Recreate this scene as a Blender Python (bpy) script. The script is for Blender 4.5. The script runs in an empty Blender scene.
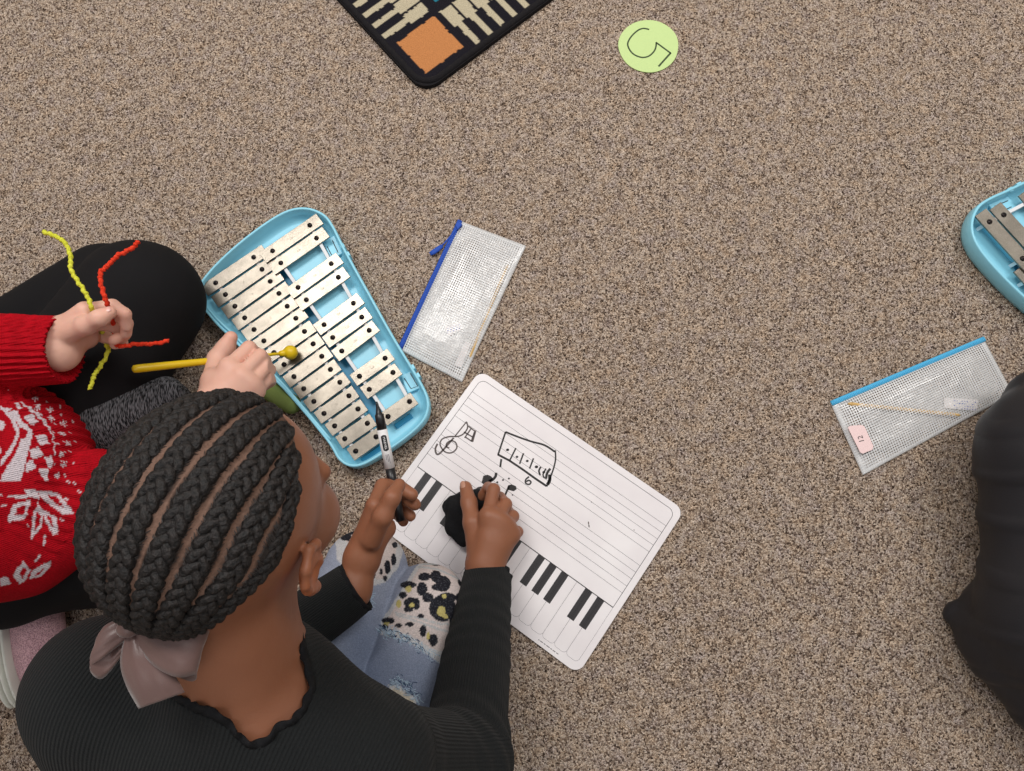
import bpy, bmesh, math, random
import numpy as np
from mathutils import Vector, Matrix
random.seed(7); rng = np.random.RandomState(7)
SC = bpy.context.scene; COL = SC.collection
PI = math.pi
# ------------------------------------------------------------------ camera
F_PX, TILT, ROLL, CAMH = 720.0, math.radians(12.5), math.radians(-6.3), 0.93
Rc = np.array(Matrix.Rotation(TILT, 3, 'X') @ Matrix.Rotation(ROLL, 3, 'Z'))
CAM = np.array([0, 0, CAMH])
cd = bpy.data.cameras.new('camera'); cam = bpy.data.objects.new('camera', cd); COL.objects.link(cam)
cd.sensor_width = 36; cd.lens = 36 * F_PX / 1024; cd.clip_start = 0.02
cam.matrix_world = Matrix.Translation(CAM) @ Matrix(Rc.tolist()).to_4x4()
SC.camera = cam
def P(u, v, z=0.0):
    d = Rc @ np.array([(u - 512) / F_PX, -(v - 385.5) / F_PX, -1.0])
    return CAM + d * ((z - CAMH) / d[2])
def proj(V):
    c = (np.asarray(V) - CAM) @ Rc
    return np.stack([512 + F_PX * c[:, 0] / -c[:, 2], 385.5 - F_PX * c[:, 1] / -c[:, 2]], 1)
def crop(x0, y0, s): return lambda x, y, z=0.0: P(x0 + x / s, y0 + y / s, z)
def nrm(v): v = np.asarray(v, float); return v / np.linalg.norm(v)

# ------------------------------------------------------------------ materials
def lin(c): return tuple(((x / 255) / 12.92 if x / 255 <= .04045 else ((x / 255 + .055) / 1.055) ** 2.4) for x in c) + (1,)
def mat(name, col, rough=.6, metal=0, sss=0, spec=.5, **kw):
    m = bpy.data.materials.new(name); m.use_nodes = True
    b = m.node_tree.nodes['Principled BSDF']
    b.inputs['Base Color'].default_value = lin(col); b.inputs['Roughness'].default_value = rough
    b.inputs['Metallic'].default_value = metal; b.inputs['Specular IOR Level'].default_value = spec
    if sss: b.inputs['Subsurface Weight'].default_value = sss; b.inputs['Subsurface Radius'].default_value = (.01, .004, .002); b.inputs['Subsurface Scale'].default_value = 1
    for k, v in kw.items(): b.inputs[k].default_value = v
    return m
class NT:
    def __init__(s, m): s.m = m; s.t = m.node_tree; s.b = s.t.nodes.get('Principled BSDF')
    def n(s, ty, **kw):
        x = s.t.nodes.new(ty)
        for k, v in kw.items():
            if k in x.inputs: x.inputs[k].default_value = v
            else: setattr(x, k, v)
        return x
    def l(s, a, b): s.t.links.new(a, b)
    def coord(s, out='Object'): return s.n('ShaderNodeTexCoord').outputs[out]
    def tex(s, ty, vec, **kw):
        x = s.n(ty, **kw); s.l(vec, x.inputs['Vector']); return x
    def scale(s, vec, sc):
        x = s.n('ShaderNodeMapping'); x.inputs['Scale'].default_value = sc; s.l(vec, x.inputs['Vector']); return x.outputs[0]
    def ramp(s, fac, stops, interp='LINEAR'):
        r = s.n('ShaderNodeValToRGB'); r.color_ramp.interpolation = interp
        e = r.color_ramp.elements
        while len(e) < len(stops): e.new(.5)
        for i, (p, c) in enumerate(stops): e[i].position = p; e[i].color = lin(c)
        s.l(fac, r.inputs[0]); return r.outputs[0]
    def mix(s, fac, a, b, mode='MIX'):
        x = s.n('ShaderNodeMix'); x.data_type = 'RGBA'; x.blend_type = mode
        for q, i in ((fac, 0), (a, 6), (b, 7)):
            if isinstance(q, (int, float)): x.inputs[i].default_value = q
            elif isinstance(q, tuple): x.inputs[i].default_value = q
            else: s.l(q, x.inputs[i])
        return x.outputs[2]
    def math(s, op, a, b=None, c=None):
        x = s.n('ShaderNodeMath'); x.operation = op
        for i, q in enumerate((a, b, c)):
            if q is None: continue
            if isinstance(q, (int, float)): x.inputs[i].default_value = q
            else: s.l(q, x.inputs[i])
        return x.outputs[0]
    def bump(s, h, strength=.3, dist=.001):
        x = s.n('ShaderNodeBump'); x.inputs['Strength'].default_value = strength; x.inputs['Distance'].default_value = dist
        s.l(h, x.inputs['Height'])
        if s.b.inputs['Normal'].links: s.l(s.b.inputs['Normal'].links[0].from_socket, x.inputs['Normal'])
        s.l(x.outputs[0], s.b.inputs['Normal'])
    def col(s, c): s.l(c, s.b.inputs['Base Color'])
    def attr(s, name, out='Color'):
        a = s.n('ShaderNodeAttribute'); a.attribute_name = name; return a.outputs[out]

def m_carpet():
    m = mat('carpet', (150, 138, 125), .95, spec=.15); t = NT(m); o = t.coord()
    v = t.tex('ShaderNodeTexVoronoi', o, Scale=520)
    wn = t.n('ShaderNodeTexWhiteNoise'); t.l(v.outputs['Color'], wn.inputs['Vector'])
    c = t.ramp(wn.outputs['Value'], [(0, CARPET[0]), (.2, CARPET[1]), (.45, CARPET[2]), (.7, CARPET[3]), (1, CARPET[4])])
    n2 = t.tex('ShaderNodeTexNoise', o, Scale=60, Detail=3)
    tint = t.ramp(n2.outputs[0], [(.3, (184, 176, 186)), (.5, (192, 182, 180)), (.7, (204, 187, 175))])
    c = t.mix(.8, c, tint, 'MULTIPLY')
    n3 = t.tex('ShaderNodeTexNoise', o, Scale=800, Detail=2)
    c = t.mix(.75, c, t.ramp(n3.outputs[0], [(.3, (105, 100, 95)), (.5, (200, 197, 192)), (.7, (255, 252, 245))]), 'MULTIPLY')
    t.col(t.mix(1.0, c, (1.74, 1.71, 1.66, 1), 'MULTIPLY'))
    t.bump(v.outputs['Distance'], .9, -.003); t.bump(n3.outputs[0], .7, .002)
    return m
CARPET = [(78, 66, 58), (150, 135, 122), (196, 182, 166), (220, 208, 194), (246, 238, 226)]
M = {}
M['carpet'] = m_carpet()
def fabric(name, col, rough=.9, scale=900, strength=.4, dist=.0006, var=0):
    m = mat(name, col, rough, spec=.2); t = NT(m); n = t.tex('ShaderNodeTexNoise', t.coord(), Scale=scale, Detail=2)
    t.bump(n.outputs[0], strength, dist)
    if var:
        n2 = t.tex('ShaderNodeTexNoise', t.coord(), Scale=scale * .4, Detail=3)
        a = tuple(max(0, x - var) for x in col); b = tuple(min(255, x + var) for x in col)
        t.col(t.ramp(n2.outputs[0], [(.35, a), (.65, b)]))
    return m
def m_skin(name, col, dark):
    m = mat(name, col, .48, sss=.12, spec=.35); t = NT(m)
    a = t.attr('tint')
    n = t.tex('ShaderNodeTexNoise', t.coord(), Scale=35, Detail=3)
    c = t.mix(t.math('MULTIPLY', n.outputs[0], .35), lin(col), lin(dark))
    t.col(t.mix(1.0, c, a, 'MULTIPLY'))
    v = t.tex('ShaderNodeTexVoronoi', t.coord(), Scale=1100); t.bump(v.outputs['Distance'], .12, .0004)
    n2 = t.tex('ShaderNodeTexNoise', t.coord(), Scale=160, Detail=3); t.bump(n2.outputs[0], .2, .001)
    return m
M['skin_dark'] = m_skin('skin_brown', (150, 98, 72), (112, 70, 50))
M['skin_light'] = m_skin('skin_fair', (226, 180, 160), (205, 140, 122))
def attr_mat(name, rough=.9, bumps=((900, .4, .0006),), rib=None, stretch=None, spec=.2, sheen=0):
    m = mat(name, (128, 128, 128), rough, spec=spec); t = NT(m)
    c = t.attr('col'); n = t.tex('ShaderNodeTexNoise', t.coord(), Scale=700, Detail=2)
    c = t.mix(.5, c, t.ramp(n.outputs[0], [(.3, (175, 175, 175)), (.7, (255, 255, 255))]), 'MULTIPLY')
    if rib:
        s = t.math('SINE', t.math('MULTIPLY', t.attr('rib', 'Fac'), 2 * PI / rib))
        t.bump(s, .6, rib * .25)
        c = t.mix(.16, c, t.ramp(t.math('MULTIPLY_ADD', s, .5, .5), [(0, (120, 120, 120)), (1, (255, 255, 255))]), 'MULTIPLY')
    for sc, st, di in bumps:
        n = t.tex('ShaderNodeTexNoise', t.coord(), Scale=sc, Detail=2); t.bump(n.outputs[0], st, di)
    if sheen: t.b.inputs['Sheen Weight'].default_value = sheen; t.b.inputs['Sheen Roughness'].default_value = .6
    t.col(c); return m
M['rib_black'] = attr_mat('black_rib_knit', .9, ((900, .6, .0008),), rib=.0029, sheen=.03)
M['red_knit'] = attr_mat('red_knit', .92, ((700, .6, .0012),), rib=.0021, spec=.1)
M['denim'] = attr_mat('denim', .9, ((1100, .7, .0008), (260, .3, .001)))
t = NT(M['denim']); 
_n = t.tex('ShaderNodeTexNoise', t.coord(), Scale=650, Detail=1)
_src = t.b.inputs['Base Color'].links[0].from_socket
t.col(t.mix(t.ramp(_n.outputs[0], [(.56, (0, 0, 0)), (.68, (84, 84, 84))]), _src, lin((205, 212, 225))))
M['grey_marl'] = fabric('grey_marl', (62, 62, 64), .95, 700, .5, .001)
t = NT(M['grey_marl']); _n = t.tex('ShaderNodeTexNoise', t.scale(t.coord(), (1300, 160, 300)), Scale=1, Detail=1)
t.col(t.ramp(_n.outputs[0], [(.4, (24, 24, 26)), (.62, (112, 112, 116))]))
M['black_legging'] = fabric('black_legging', (20, 19, 21), .85, 900, .3, .0005)
M['black_satin'] = fabric('black_woven', (44, 43, 46), .45, 500, .25, .0006)
M['felt'] = fabric('black_felt', (28, 28, 30), 1, 700, .6, .001)
M['blue'] = mat('sky_blue_plastic', (144, 214, 236), .38); t = NT(M['blue']); _n = t.tex('ShaderNodeTexNoise', t.coord(), Scale=300); t.bump(_n.outputs[0], .05, .001)
M['blue_dk'] = mat('teal_recess_shade', (40, 140, 180), .45)  # case blue darkened to carry the shade of recesses
M['white_rail'] = mat('white_rail', (228, 230, 232), .6)
M['steel'] = mat('brushed_nickel', (196, 188, 176), .30, .85); t = NT(M['steel'])
_n = t.tex('ShaderNodeTexNoise', t.scale(t.coord(), (60, 60, 60)), Scale=1, Detail=4)
_v = t.tex('ShaderNodeTexNoise', t.coord(), Scale=1500, Detail=1)
t.col(t.mix(.5, t.ramp(_n.outputs[0], [(.35, (118, 111, 101)), (.65, (150, 142, 130))]), t.ramp(_v.outputs[0], [(.35, (106, 100, 91)), (.65, (160, 152, 141))])))
t.bump(_v.outputs[0], .25, .0003)
M['screw'] = mat('dark_screw', (52, 46, 46), .22, .8)
M['engrave'] = mat('engraved_mark', (128, 120, 108), .5, .5)
M['line'] = mat('dark_groove', (20, 22, 26), .6)
M['yellow'] = mat('yellow_plastic', (226, 190, 20), .35)
M['board'] = mat('white_board', (238, 232, 232), .28); t = NT(M['board']); _n = t.tex('ShaderNodeTexNoise', t.coord(), Scale=14, Detail=4)
t.col(t.ramp(_n.outputs[0], [(.3, (228, 221, 222)), (.7, (240, 235, 235))]))
M['board_edge'] = mat('board_core', (70, 62, 56), .8)
M['print'] = mat('black_print', (42, 38, 40), .4)
M['print_grey'] = mat('grey_print', (120, 114, 118), .5)
M['ink'] = mat('marker_ink', (24, 18, 18), .6)
M['ink_faded'] = mat('smudged_ink', (92, 82, 80), .7)
M['mk_black'] = mat('black_plastic', (24, 24, 27), .35)
M['mk_white'] = mat('white_plastic', (232, 230, 230), .35)
M['green_paper'] = fabric('green_paper', (196, 218, 150), .85, 300, .1, .0005)
M['green_ink'] = mat('dark_green_marker', (48, 66, 34), .7)
M['zip_blue'] = fabric('blue_zip', (46, 84, 178), .6, 800, .3)
M['zip_light'] = fabric('light_blue_zip', (84, 178, 222), .6, 800, .3)
M['wood'] = fabric('tan_wood', (206, 170, 110), .6, 400, .1, .0003, 12)
M['paper'] = mat('white_paper', (236, 228, 226), .7)
M['pink_paper'] = mat('pale_pink_label', (238, 208, 206), .6)
M['blue_ink'] = mat('blue_print', (70, 88, 176), .6)
M['chenille_y'] = fabric('yellow_chenille', (214, 214, 66), 1, 900, .8, .0015, 14)
M['chenille_r'] = fabric('orange_red_chenille', (226, 60, 34), 1, 900, .8, .0015, 14)
M['satin'] = mat('mauve_satin', (104, 78, 73), .38, spec=.5); t = NT(M['satin'])
t.b.inputs['Sheen Weight'].default_value = .3
_v = t.tex('ShaderNodeTexNoise', t.coord(), Scale=1300); t.bump(_v.outputs[0], .3, .0004)
M['hair'] = mat('black_hair', (30, 26, 25), .62, spec=.4); t = NT(M['hair'])
_n = t.tex('ShaderNodeTexNoise', t.coord(), Scale=420, Detail=3)
t.col(t.ramp(_n.outputs[0], [(.35, (11, 9, 9)), (.7, (40, 34, 32))])); t.bump(_n.outputs[0], .8, .0022)
M['hair2'] = mat('brown_hair', (74, 52, 38), .5)
M['scalp'] = attr_mat('scalp_and_roots', .7, ((500, .6, .001),))
M['fibre'] = mat('hair_fibre', (40, 33, 30), .6)
M['olive'] = fabric('olive_cloth', (112, 128, 70), .9)
M['eye_white'] = mat('eye_white', (232, 228, 222), .15); M['iris'] = mat('eye_brown', (44, 26, 18), .1)
M['nail_d'] = mat('nail_brown', (190, 140, 118), .28, sss=.1); M['nail_l'] = mat('nail_pink', (232, 176, 164), .28, sss=.1)
M['pink_glitter'] = mat('pink_glitter', (190, 140, 150), .45); t = NT(M['pink_glitter'])
_v = t.tex('ShaderNodeTexVoronoi', t.coord(), Scale=700); t.bump(_v.outputs['Distance'], .8, .002)
t.col(t.ramp(_v.outputs['Distance'], [(.1, (150, 100, 112)), (.6, (222, 178, 186))]))
M['navy'] = fabric('navy_cloth', (36, 44, 78), .8)
M['sole'] = mat('translucent_sole', (226, 226, 216), .25); M['sole'].node_tree.nodes['Principled BSDF'].inputs['Transmission Weight'].default_value = .08
M['thread'] = mat('frayed_thread', (178, 200, 218), .9); M['thread_d'] = mat('frayed_indigo_thread', (60, 84, 116), .9)
M['beige_rug'] = attr_mat('rug_pile', 1, ((700, .8, .002),), spec=.05)
M['rug_edge'] = fabric('rug_binding', (30, 28, 30), 1, 600, .7, .0015)
def m_vinyl():
    m = mat('grid_vinyl', (235, 235, 235), .25); t = NT(m); b = t.b
    x = t.attr('gx', 'Fac'); y = t.attr('gy', 'Fac')
    def ln(a): return t.math('LESS_THAN', t.math('FRACT', t.math('MULTIPLY', a, 1 / .0033)), .33)
    g = t.math('MAXIMUM', ln(x), ln(y))
    seam = t.attr('seam', 'Fac')
    n = t.tex('ShaderNodeTexNoise', t.coord(), Scale=45, Detail=3); t.bump(n.outputs[0], .6, .006)
    alpha = t.math('MAXIMUM', t.math('MULTIPLY_ADD', g, .66, .05), t.math('MULTIPLY', seam, .5))
    t.l(alpha, b.inputs['Alpha'])
    b.inputs['Coat Weight'].default_value = .5; b.inputs['Coat Roughness'].default_value = .12
    return m
M['vinyl'] = m_vinyl()

# ------------------------------------------------------------------ object helpers
def link(o, parent=None):
    COL.objects.link(o)
    if parent is not None: o.parent = parent; o.matrix_parent_inverse = parent.matrix_world.inverted()
    return o
def tag(o, label=None, cat=None, group=None, kind=None):
    if label: o['label'] = label
    if cat: o['category'] = cat
    if group: o['group'] = group
    if kind: o['kind'] = kind
    return o
def empty(name, loc, label, cat, group=None):
    o = bpy.data.objects.new(name, None); o.empty_display_size = .02
    o.location = loc; COL.objects.link(o); o.matrix_world = Matrix.Translation(Vector(loc))
    return tag(o, label, cat, group)
def mesh_np(name, V, Fs, m, parent=None, smooth=True, attrs=None, mats=None, midx=None):
    V = np.asarray(V, float)
    me = bpy.data.meshes.new(name)
    if isinstance(Fs, np.ndarray) and len(Fs):
        k = Fs.shape[1]
        me.vertices.add(len(V)); me.vertices.foreach_set('co', V.astype(np.float32).ravel())
        me.loops.add(Fs.size); me.loops.foreach_set('vertex_index', Fs.astype(np.int32).ravel())
        me.polygons.add(len(Fs)); me.polygons.foreach_set('loop_start', np.arange(len(Fs), dtype=np.int32) * k)
        me.update(calc_edges=True); me.validate()
    else: me.from_pydata([tuple(v) for v in V], [], [tuple(int(i) for i in f) for f in Fs]); me.update()
    for mm in (mats or [m]): me.materials.append(M[mm] if isinstance(mm, str) else mm)
    if midx is not None: me.polygons.foreach_set('material_index', np.asarray(midx, dtype=np.int32))
    if smooth: me.polygons.foreach_set('use_smooth', np.ones(len(me.polygons), bool))
    for k, a in (attrs or {}).items():
        a = np.asarray(a, np.float32)
        if a.ndim == 1: at = me.attributes.new(k, 'FLOAT', 'POINT'); at.data.foreach_set('value', a)
        else:
            at = me.attributes.new(k, 'FLOAT_COLOR', 'POINT')
            at.data.foreach_set('color', np.c_[a, np.ones(len(a))].astype(np.float32).ravel())
    o = bpy.data.objects.new(name, me); return link(o, parent)
class MB:                                   # collects simple solids into one mesh
    def __init__(s): s.V = []; s.F = []; s.I = []
    def add(s, V, Fs, mi=0):
        n = len(s.V); s.V += [tuple(v) for v in V]; s.F += [tuple(i + n for i in f) for f in Fs]; s.I += [mi] * len(Fs)
    def tube(s, pts, r, n=8, mi=0, flat=1.0, nrm_hint=(0, 0, 1)):
        pts = np.asarray(pts, float); R = np.full(len(pts), r, float) if np.isscalar(r) else np.asarray(r, float)
        V = []; up = np.array(nrm_hint, float)
        for i, p in enumerate(pts):
            t = nrm(pts[min(i + 1, len(pts) - 1)] - pts[max(i - 1, 0)])
            a = np.cross(up, t)
            if np.linalg.norm(a) < 1e-4: a = np.cross((1, .1, 0), t)
            a = nrm(a); b = np.cross(t, a)
            for k in range(n):
                w = 2 * PI * k / n; V.append(p + R[i] * (math.cos(w) * a + flat * math.sin(w) * b))
        Fs = [(i * n + k, i * n + (k + 1) % n, (i + 1) * n + (k + 1) % n, (i + 1) * n + k) for i in range(len(pts) - 1) for k in range(n)]
        Fs += [tuple(range(n - 1, -1, -1)), tuple((len(pts) - 1) * n + k for k in range(n))]
        s.add(V, Fs, mi)
    def prism(s, poly, z0, z1, mi=0):       # poly of xy points (ccw)
        A = sum(poly[i][0] * poly[(i + 1) % len(poly)][1] - poly[(i + 1) % len(poly)][0] * poly[i][1] for i in range(len(poly)))
        if A < 0: poly = poly[::-1]
        n = len(poly); V = [(p[0], p[1], z0) for p in poly] + [(p[0], p[1], z1) for p in poly]
        s.add(V, [tuple(range(n - 1, -1, -1)), tuple(range(n, 2 * n))] + [(i, (i + 1) % n, n + (i + 1) % n, n + i) for i in range(n)], mi)
    def sphere(s, c, r, n=12, mi=0, sc=(1, 1, 1), half=False):
        V = []; m = n // 2; a0 = 0 if half else -PI / 2
        for i in range(m + 1):
            a = a0 + (PI / 2 - a0) * i / m
            for k in range(n):
                b = 2 * PI * k / n
                V.append((c[0] + r * sc[0] * math.cos(a) * math.cos(b), c[1] + r * sc[1] * math.cos(a) * math.sin(b), c[2] + r * sc[2] * math.sin(a)))
        s.add(V, [(i * n + k, i * n + (k + 1) % n, (i + 1) * n + (k + 1) % n, (i + 1) * n + k) for i in range(m) for k in range(n)], mi)
    def ribbon(s, pts, w, z0, z1, mi=0):    # flat stroke in xy with slight thickness
        pts = np.asarray([p[:2] for p in pts], float); n = len(pts); W = np.full(n, w) if np.isscalar(w) else np.asarray(w)
        L = []; R = []
        for i in range(n):
            t = pts[min(i + 1, n - 1)] - pts[max(i - 1, 0)]; t = t / (np.linalg.norm(t) + 1e-9); q = np.array([-t[1], t[0]])
            L.append(pts[i] + q * W[i] / 2); R.append(pts[i] - q * W[i] / 2)
        V = [(*p, z1) for p in L] + [(*p, z1) for p in R] + [(*p, z0) for p in L] + [(*p, z0) for p in R]
        Fs = []
        for i in range(n - 1):
            Fs += [(n + i, n + i + 1, i + 1, i), (2 * n + i, 2 * n + i + 1, 3 * n + i + 1, 3 * n + i), (i, i + 1, 2 * n + i + 1, 2 * n + i), (3 * n + i, 3 * n + i + 1, n + i + 1, n + i)]
        Fs += [(0, 2 * n, 3 * n, n), (n - 1, 2 * n - 1, 4 * n - 1, 3 * n - 1)]
        s.add(V, Fs, mi)
    def build(s, name, m, parent=None, smooth=False, bevel=0, mats=None):
        me = bpy.data.meshes.new(name); me.from_pydata(s.V, [], s.F); me.update()
        for mm in (mats or [m]): me.materials.append(M[mm])
        if mats: me.polygons.foreach_set('material_index', np.array(s.I, dtype=np.int32))
        bm = bmesh.new(); bm.from_mesh(me); bmesh.ops.recalc_face_normals(bm, faces=bm.faces)
        bm.to_mesh(me); bm.free()
        if smooth: me.polygons.foreach_set('use_smooth', np.ones(len(me.polygons), bool))
        o = bpy.data.objects.new(name, me); link(o, parent)
        if bevel:
            b = o.modifiers.new('bevel', 'BEVEL'); b.width = bevel; b.segments = 2; b.limit_method = 'ANGLE'; b.angle_limit = .6
        return o
def spline(pts, n=8, closed=False):
    pts = [np.asarray(p, float) for p in pts]; out = []; N = len(pts); R = N if closed else N - 1
    for i in range(R):
        g = lambda j: pts[j % N] if closed else pts[min(max(j, 0), N - 1)]
        p0, p1, p2, p3 = g(i - 1), g(i), g(i + 1), g(i + 2)
        for k in range(n):
            t = k / n
            out.append(.5 * ((2 * p1) + (p2 - p0) * t + (2 * p0 - 5 * p1 + 4 * p2 - p3) * t * t + (3 * p1 - p0 - 3 * p2 + p3) * t ** 3))
    if not closed: out.append(pts[-1])
    return out
def text_mesh(s, size, parent, name, m, loc, ang, mirror=False, warp=None, ext=.0001):
    cu = bpy.data.curves.new('t', 'FONT'); cu.body = s; cu.size = size; cu.align_x = 'CENTER'; cu.align_y = 'CENTER'; cu.extrude = ext; cu.resolution_u = 3
    to = bpy.data.objects.new('t', cu); COL.objects.link(to)
    dg = bpy.context.evaluated_depsgraph_get(); me = bpy.data.meshes.new_from_object(to.evaluated_get(dg))
    bpy.data.objects.remove(to); me.name = name; me.materials.clear(); me.materials.append(M[m])
    o = bpy.data.objects.new(name, me)
    if warp:
        for v in me.vertices: v.co = Vector(warp(v.co))
    else:
        me.transform(Matrix.Translation(Vector(loc)) @ Matrix.Rotation(ang, 4, 'Z'))
    return link(o, parent)
# ---- signed distance grid + surface nets
class SDF:
    def __init__(s, lo, hi, h):
        s.lo = np.array(lo, float); s.h = h; s.n = np.ceil((np.array(hi) - s.lo) / h).astype(int) + 1
        s.v = np.full(s.n, .05, np.float32); s.ax = [(s.lo[i] + h * np.arange(s.n[i])).astype(np.float32) for i in range(3)]
    def box(s, lo, hi):
        a = np.clip(np.floor((lo - s.lo) / s.h).astype(int), 0, s.n); b = np.clip(np.ceil((hi - s.lo) / s.h).astype(int) + 1, 0, s.n)
        sl = tuple(slice(a[i], b[i]) for i in range(3))
        g = np.meshgrid(*[s.ax[i][sl[i]] for i in range(3)], indexing='ij', sparse=True)
        return sl, g
    def comb(s, sl, d, k, op='u'):
        a = s.v[sl]
        if op == 's': a, d = -a, d       # subtraction: max(a,-d) = -min(-a,d)
        if k > 0:
            h = np.clip(.5 + .5 * (a - d) / k, 0, 1); r = a * (1 - h) + d * h - k * h * (1 - h)
        else: r = np.minimum(a, d)
        s.v[sl] = -r if op == 's' else r
    def cap(s, a, b, ra, rb=None, k=.004, op='u'):
        rb = ra if rb is None else rb; a = np.asarray(a, float); b = np.asarray(b, float); R = max(ra, rb) + k + .008
        sl, (X, Y, Z) = s.box(np.minimum(a, b) - R, np.maximum(a, b) + R)
        ab = b - a; L = max(ab @ ab, 1e-12)
        t = np.clip(((X - a[0]) * ab[0] + (Y - a[1]) * ab[1] + (Z - a[2]) * ab[2]) / L, 0, 1)
        d = np.sqrt((X - a[0] - t * ab[0]) ** 2 + (Y - a[1] - t * ab[1]) ** 2 + (Z - a[2] - t * ab[2]) ** 2) - (ra + (rb - ra) * t)
        s.comb(sl, d, k, op)
    def chain(s, pts, rs, k=.004):
        for i in range(len(pts) - 1): s.cap(pts[i], pts[i + 1], rs[i], rs[i + 1], k)
    def ell(s, c, r, R=None, k=.004, op='u'):
        c = np.asarray(c, float); r = np.asarray(r, float); R = np.eye(3) if R is None else np.asarray(R)   # columns = axes
        e = np.abs(R) @ r + k + .01
        sl, (X, Y, Z) = s.box(c - e, c + e); x, y, z = X - c[0], Y - c[1], Z - c[2]
        q = [(x * R[0, i] + y * R[1, i] + z * R[2, i]) for i in range(3)]
        k0 = np.sqrt(sum((q[i] / r[i]) ** 2 for i in range(3))); k1 = np.sqrt(sum((q[i] / r[i] ** 2) ** 2 for i in range(3))) + 1e-9
        s.comb(sl, (k0 * (k0 - 1) / k1).astype(np.float32), k, op)
    def floor(s, z0):
        Z = s.ax[2][None, None, :]; s.v = np.maximum(s.v, (z0 - Z)).astype(np.float32)
    def sample(s, p):
        q = (np.asarray(p) - s.lo) / s.h; i = np.clip(q.astype(int), 0, s.n - 2); f = np.clip(q - i, 0, 1); r = 0
        for a in (0, 1):
            for b in (0, 1):
                for c in (0, 1):
                    w = (f[..., 0] if a else 1 - f[..., 0]) * (f[..., 1] if b else 1 - f[..., 1]) * (f[..., 2] if c else 1 - f[..., 2])
                    r = r + w * s.v[i[..., 0] + a, i[..., 1] + b, i[..., 2] + c]
        return r
    def mesh(s, smooth=0):
        v = s.v; v[0] = v[-1] = .05; v[:, 0] = v[:, -1] = .05; v[:, :, 0] = v[:, :, -1] = .05
        S = v < 0; n = s.n
        c = np.zeros(n - 1, np.uint8)
        for a in (0, 1):
            for b in (0, 1):
                for d in (0, 1): c += S[a:n[0] - 1 + a, b:n[1] - 1 + b, d:n[2] - 1 + d]
        I = np.argwhere((c > 0) & (c < 8)); idx = np.full(n - 1, -1, np.int32); idx[I[:, 0], I[:, 1], I[:, 2]] = np.arange(len(I))
        acc = np.zeros((len(I), 3)); cnt = np.zeros(len(I)); cor = [(a, b, d) for a in (0, 1) for b in (0, 1) for d in (0, 1)]
        val = {q: v[I[:, 0] + q[0], I[:, 1] + q[1], I[:, 2] + q[2]] for q in cor}
        for q in cor:
            for ax in range(3):
                if q[ax]: continue
                q2 = list(q); q2[ax] = 1; q2 = tuple(q2); A, B = val[q], val[q2]; m = (A < 0) != (B < 0)
                t = A[m] / (A[m] - B[m]); p = np.tile(np.array(q, float), (m.sum(), 1)); p[:, ax] += t
                acc[m] += p; cnt[m] += 1
        V = s.lo + (I + acc / cnt[:, None]) * s.h; Q = []
        for ax in range(3):
            o1, o2 = [(1, 2), (2, 0), (0, 1)][ax]
            A = np.take(S, range(0, n[ax] - 1), ax); B = np.take(S, range(1, n[ax]), ax); E = np.argwhere(A != B)
            fl = A[E[:, 0], E[:, 1], E[:, 2]]
            ok = (E[:, o1] > 0) & (E[:, o2] > 0) & (E[:, o1] < n[o1] - 1) & (E[:, o2] < n[o2] - 1); E = E[ok]; fl = fl[ok]
            def g(d1, d2): F = E.copy(); F[:, o1] -= d1; F[:, o2] -= d2; return idx[F[:, 0], F[:, 1], F[:, 2]]
            q = np.stack([g(1, 1), g(0, 1), g(0, 0), g(1, 0)], 1); q[~fl] = q[~fl][:, ::-1]; Q.append(q)
        Q = np.concatenate(Q)
        for _ in range(smooth): V = lap(V, Q, .5)
        return V, Q
def lap(V, Q, w):
    acc = np.zeros_like(V); cnt = np.zeros(len(V))
    for i in range(4):
        a, b = Q[:, i], Q[:, (i + 1) % 4]
        for k in range(3):
            acc[:, k] += np.bincount(a, V[b, k], len(V)) + np.bincount(b, V[a, k], len(V))
        cnt += np.bincount(a, minlength=len(V)) + np.bincount(b, minlength=len(V))
    return V * (1 - w) + acc / cnt[:, None] * w
def vnorm(V, Q):
    n = np.cross(V[Q[:, 2]] - V[Q[:, 0]], V[Q[:, 3]] - V[Q[:, 1]]); N = np.zeros_like(V)
    for i in range(4):
        for k in range(3): N[:, k] += np.bincount(Q[:, i], n[:, k], len(V))
    return N / (np.linalg.norm(N, axis=1)[:, None] + 1e-12)
def snoise(V, freq, seed=0, oct=3):
    r = np.random.RandomState(seed); out = np.zeros(len(V)); amp = 1
    for o in range(oct):
        for j in range(5):
            d = nrm(r.randn(3)) * freq * (2 ** o) * r.uniform(.7, 1.3); out += amp * np.sin(V @ d + r.uniform(0, 6.28)) / 5
        amp *= .5
    return out
def inpoly(U, poly):
    x, y = U[:, 0], U[:, 1]; r = np.zeros(len(U), bool); n = len(poly)
    for i in range(n):
        x1, y1 = poly[i]; x2, y2 = poly[(i + 1) % n]
        c = ((y1 > y) != (y2 > y)); r ^= c & (x < (x2 - x1) * (y - y1) / ((y2 - y1) + 1e-12) + x1)
    return r
def segd(U, a, b):
    a = np.array(a, float); b = np.array(b, float); ab = b - a; t = np.clip(((U - a) @ ab) / (ab @ ab), 0, 1)
    return np.linalg.norm(U - a - t[:, None] * ab, axis=1)
def L3(c): return np.array(lin(c)[:3])

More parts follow.
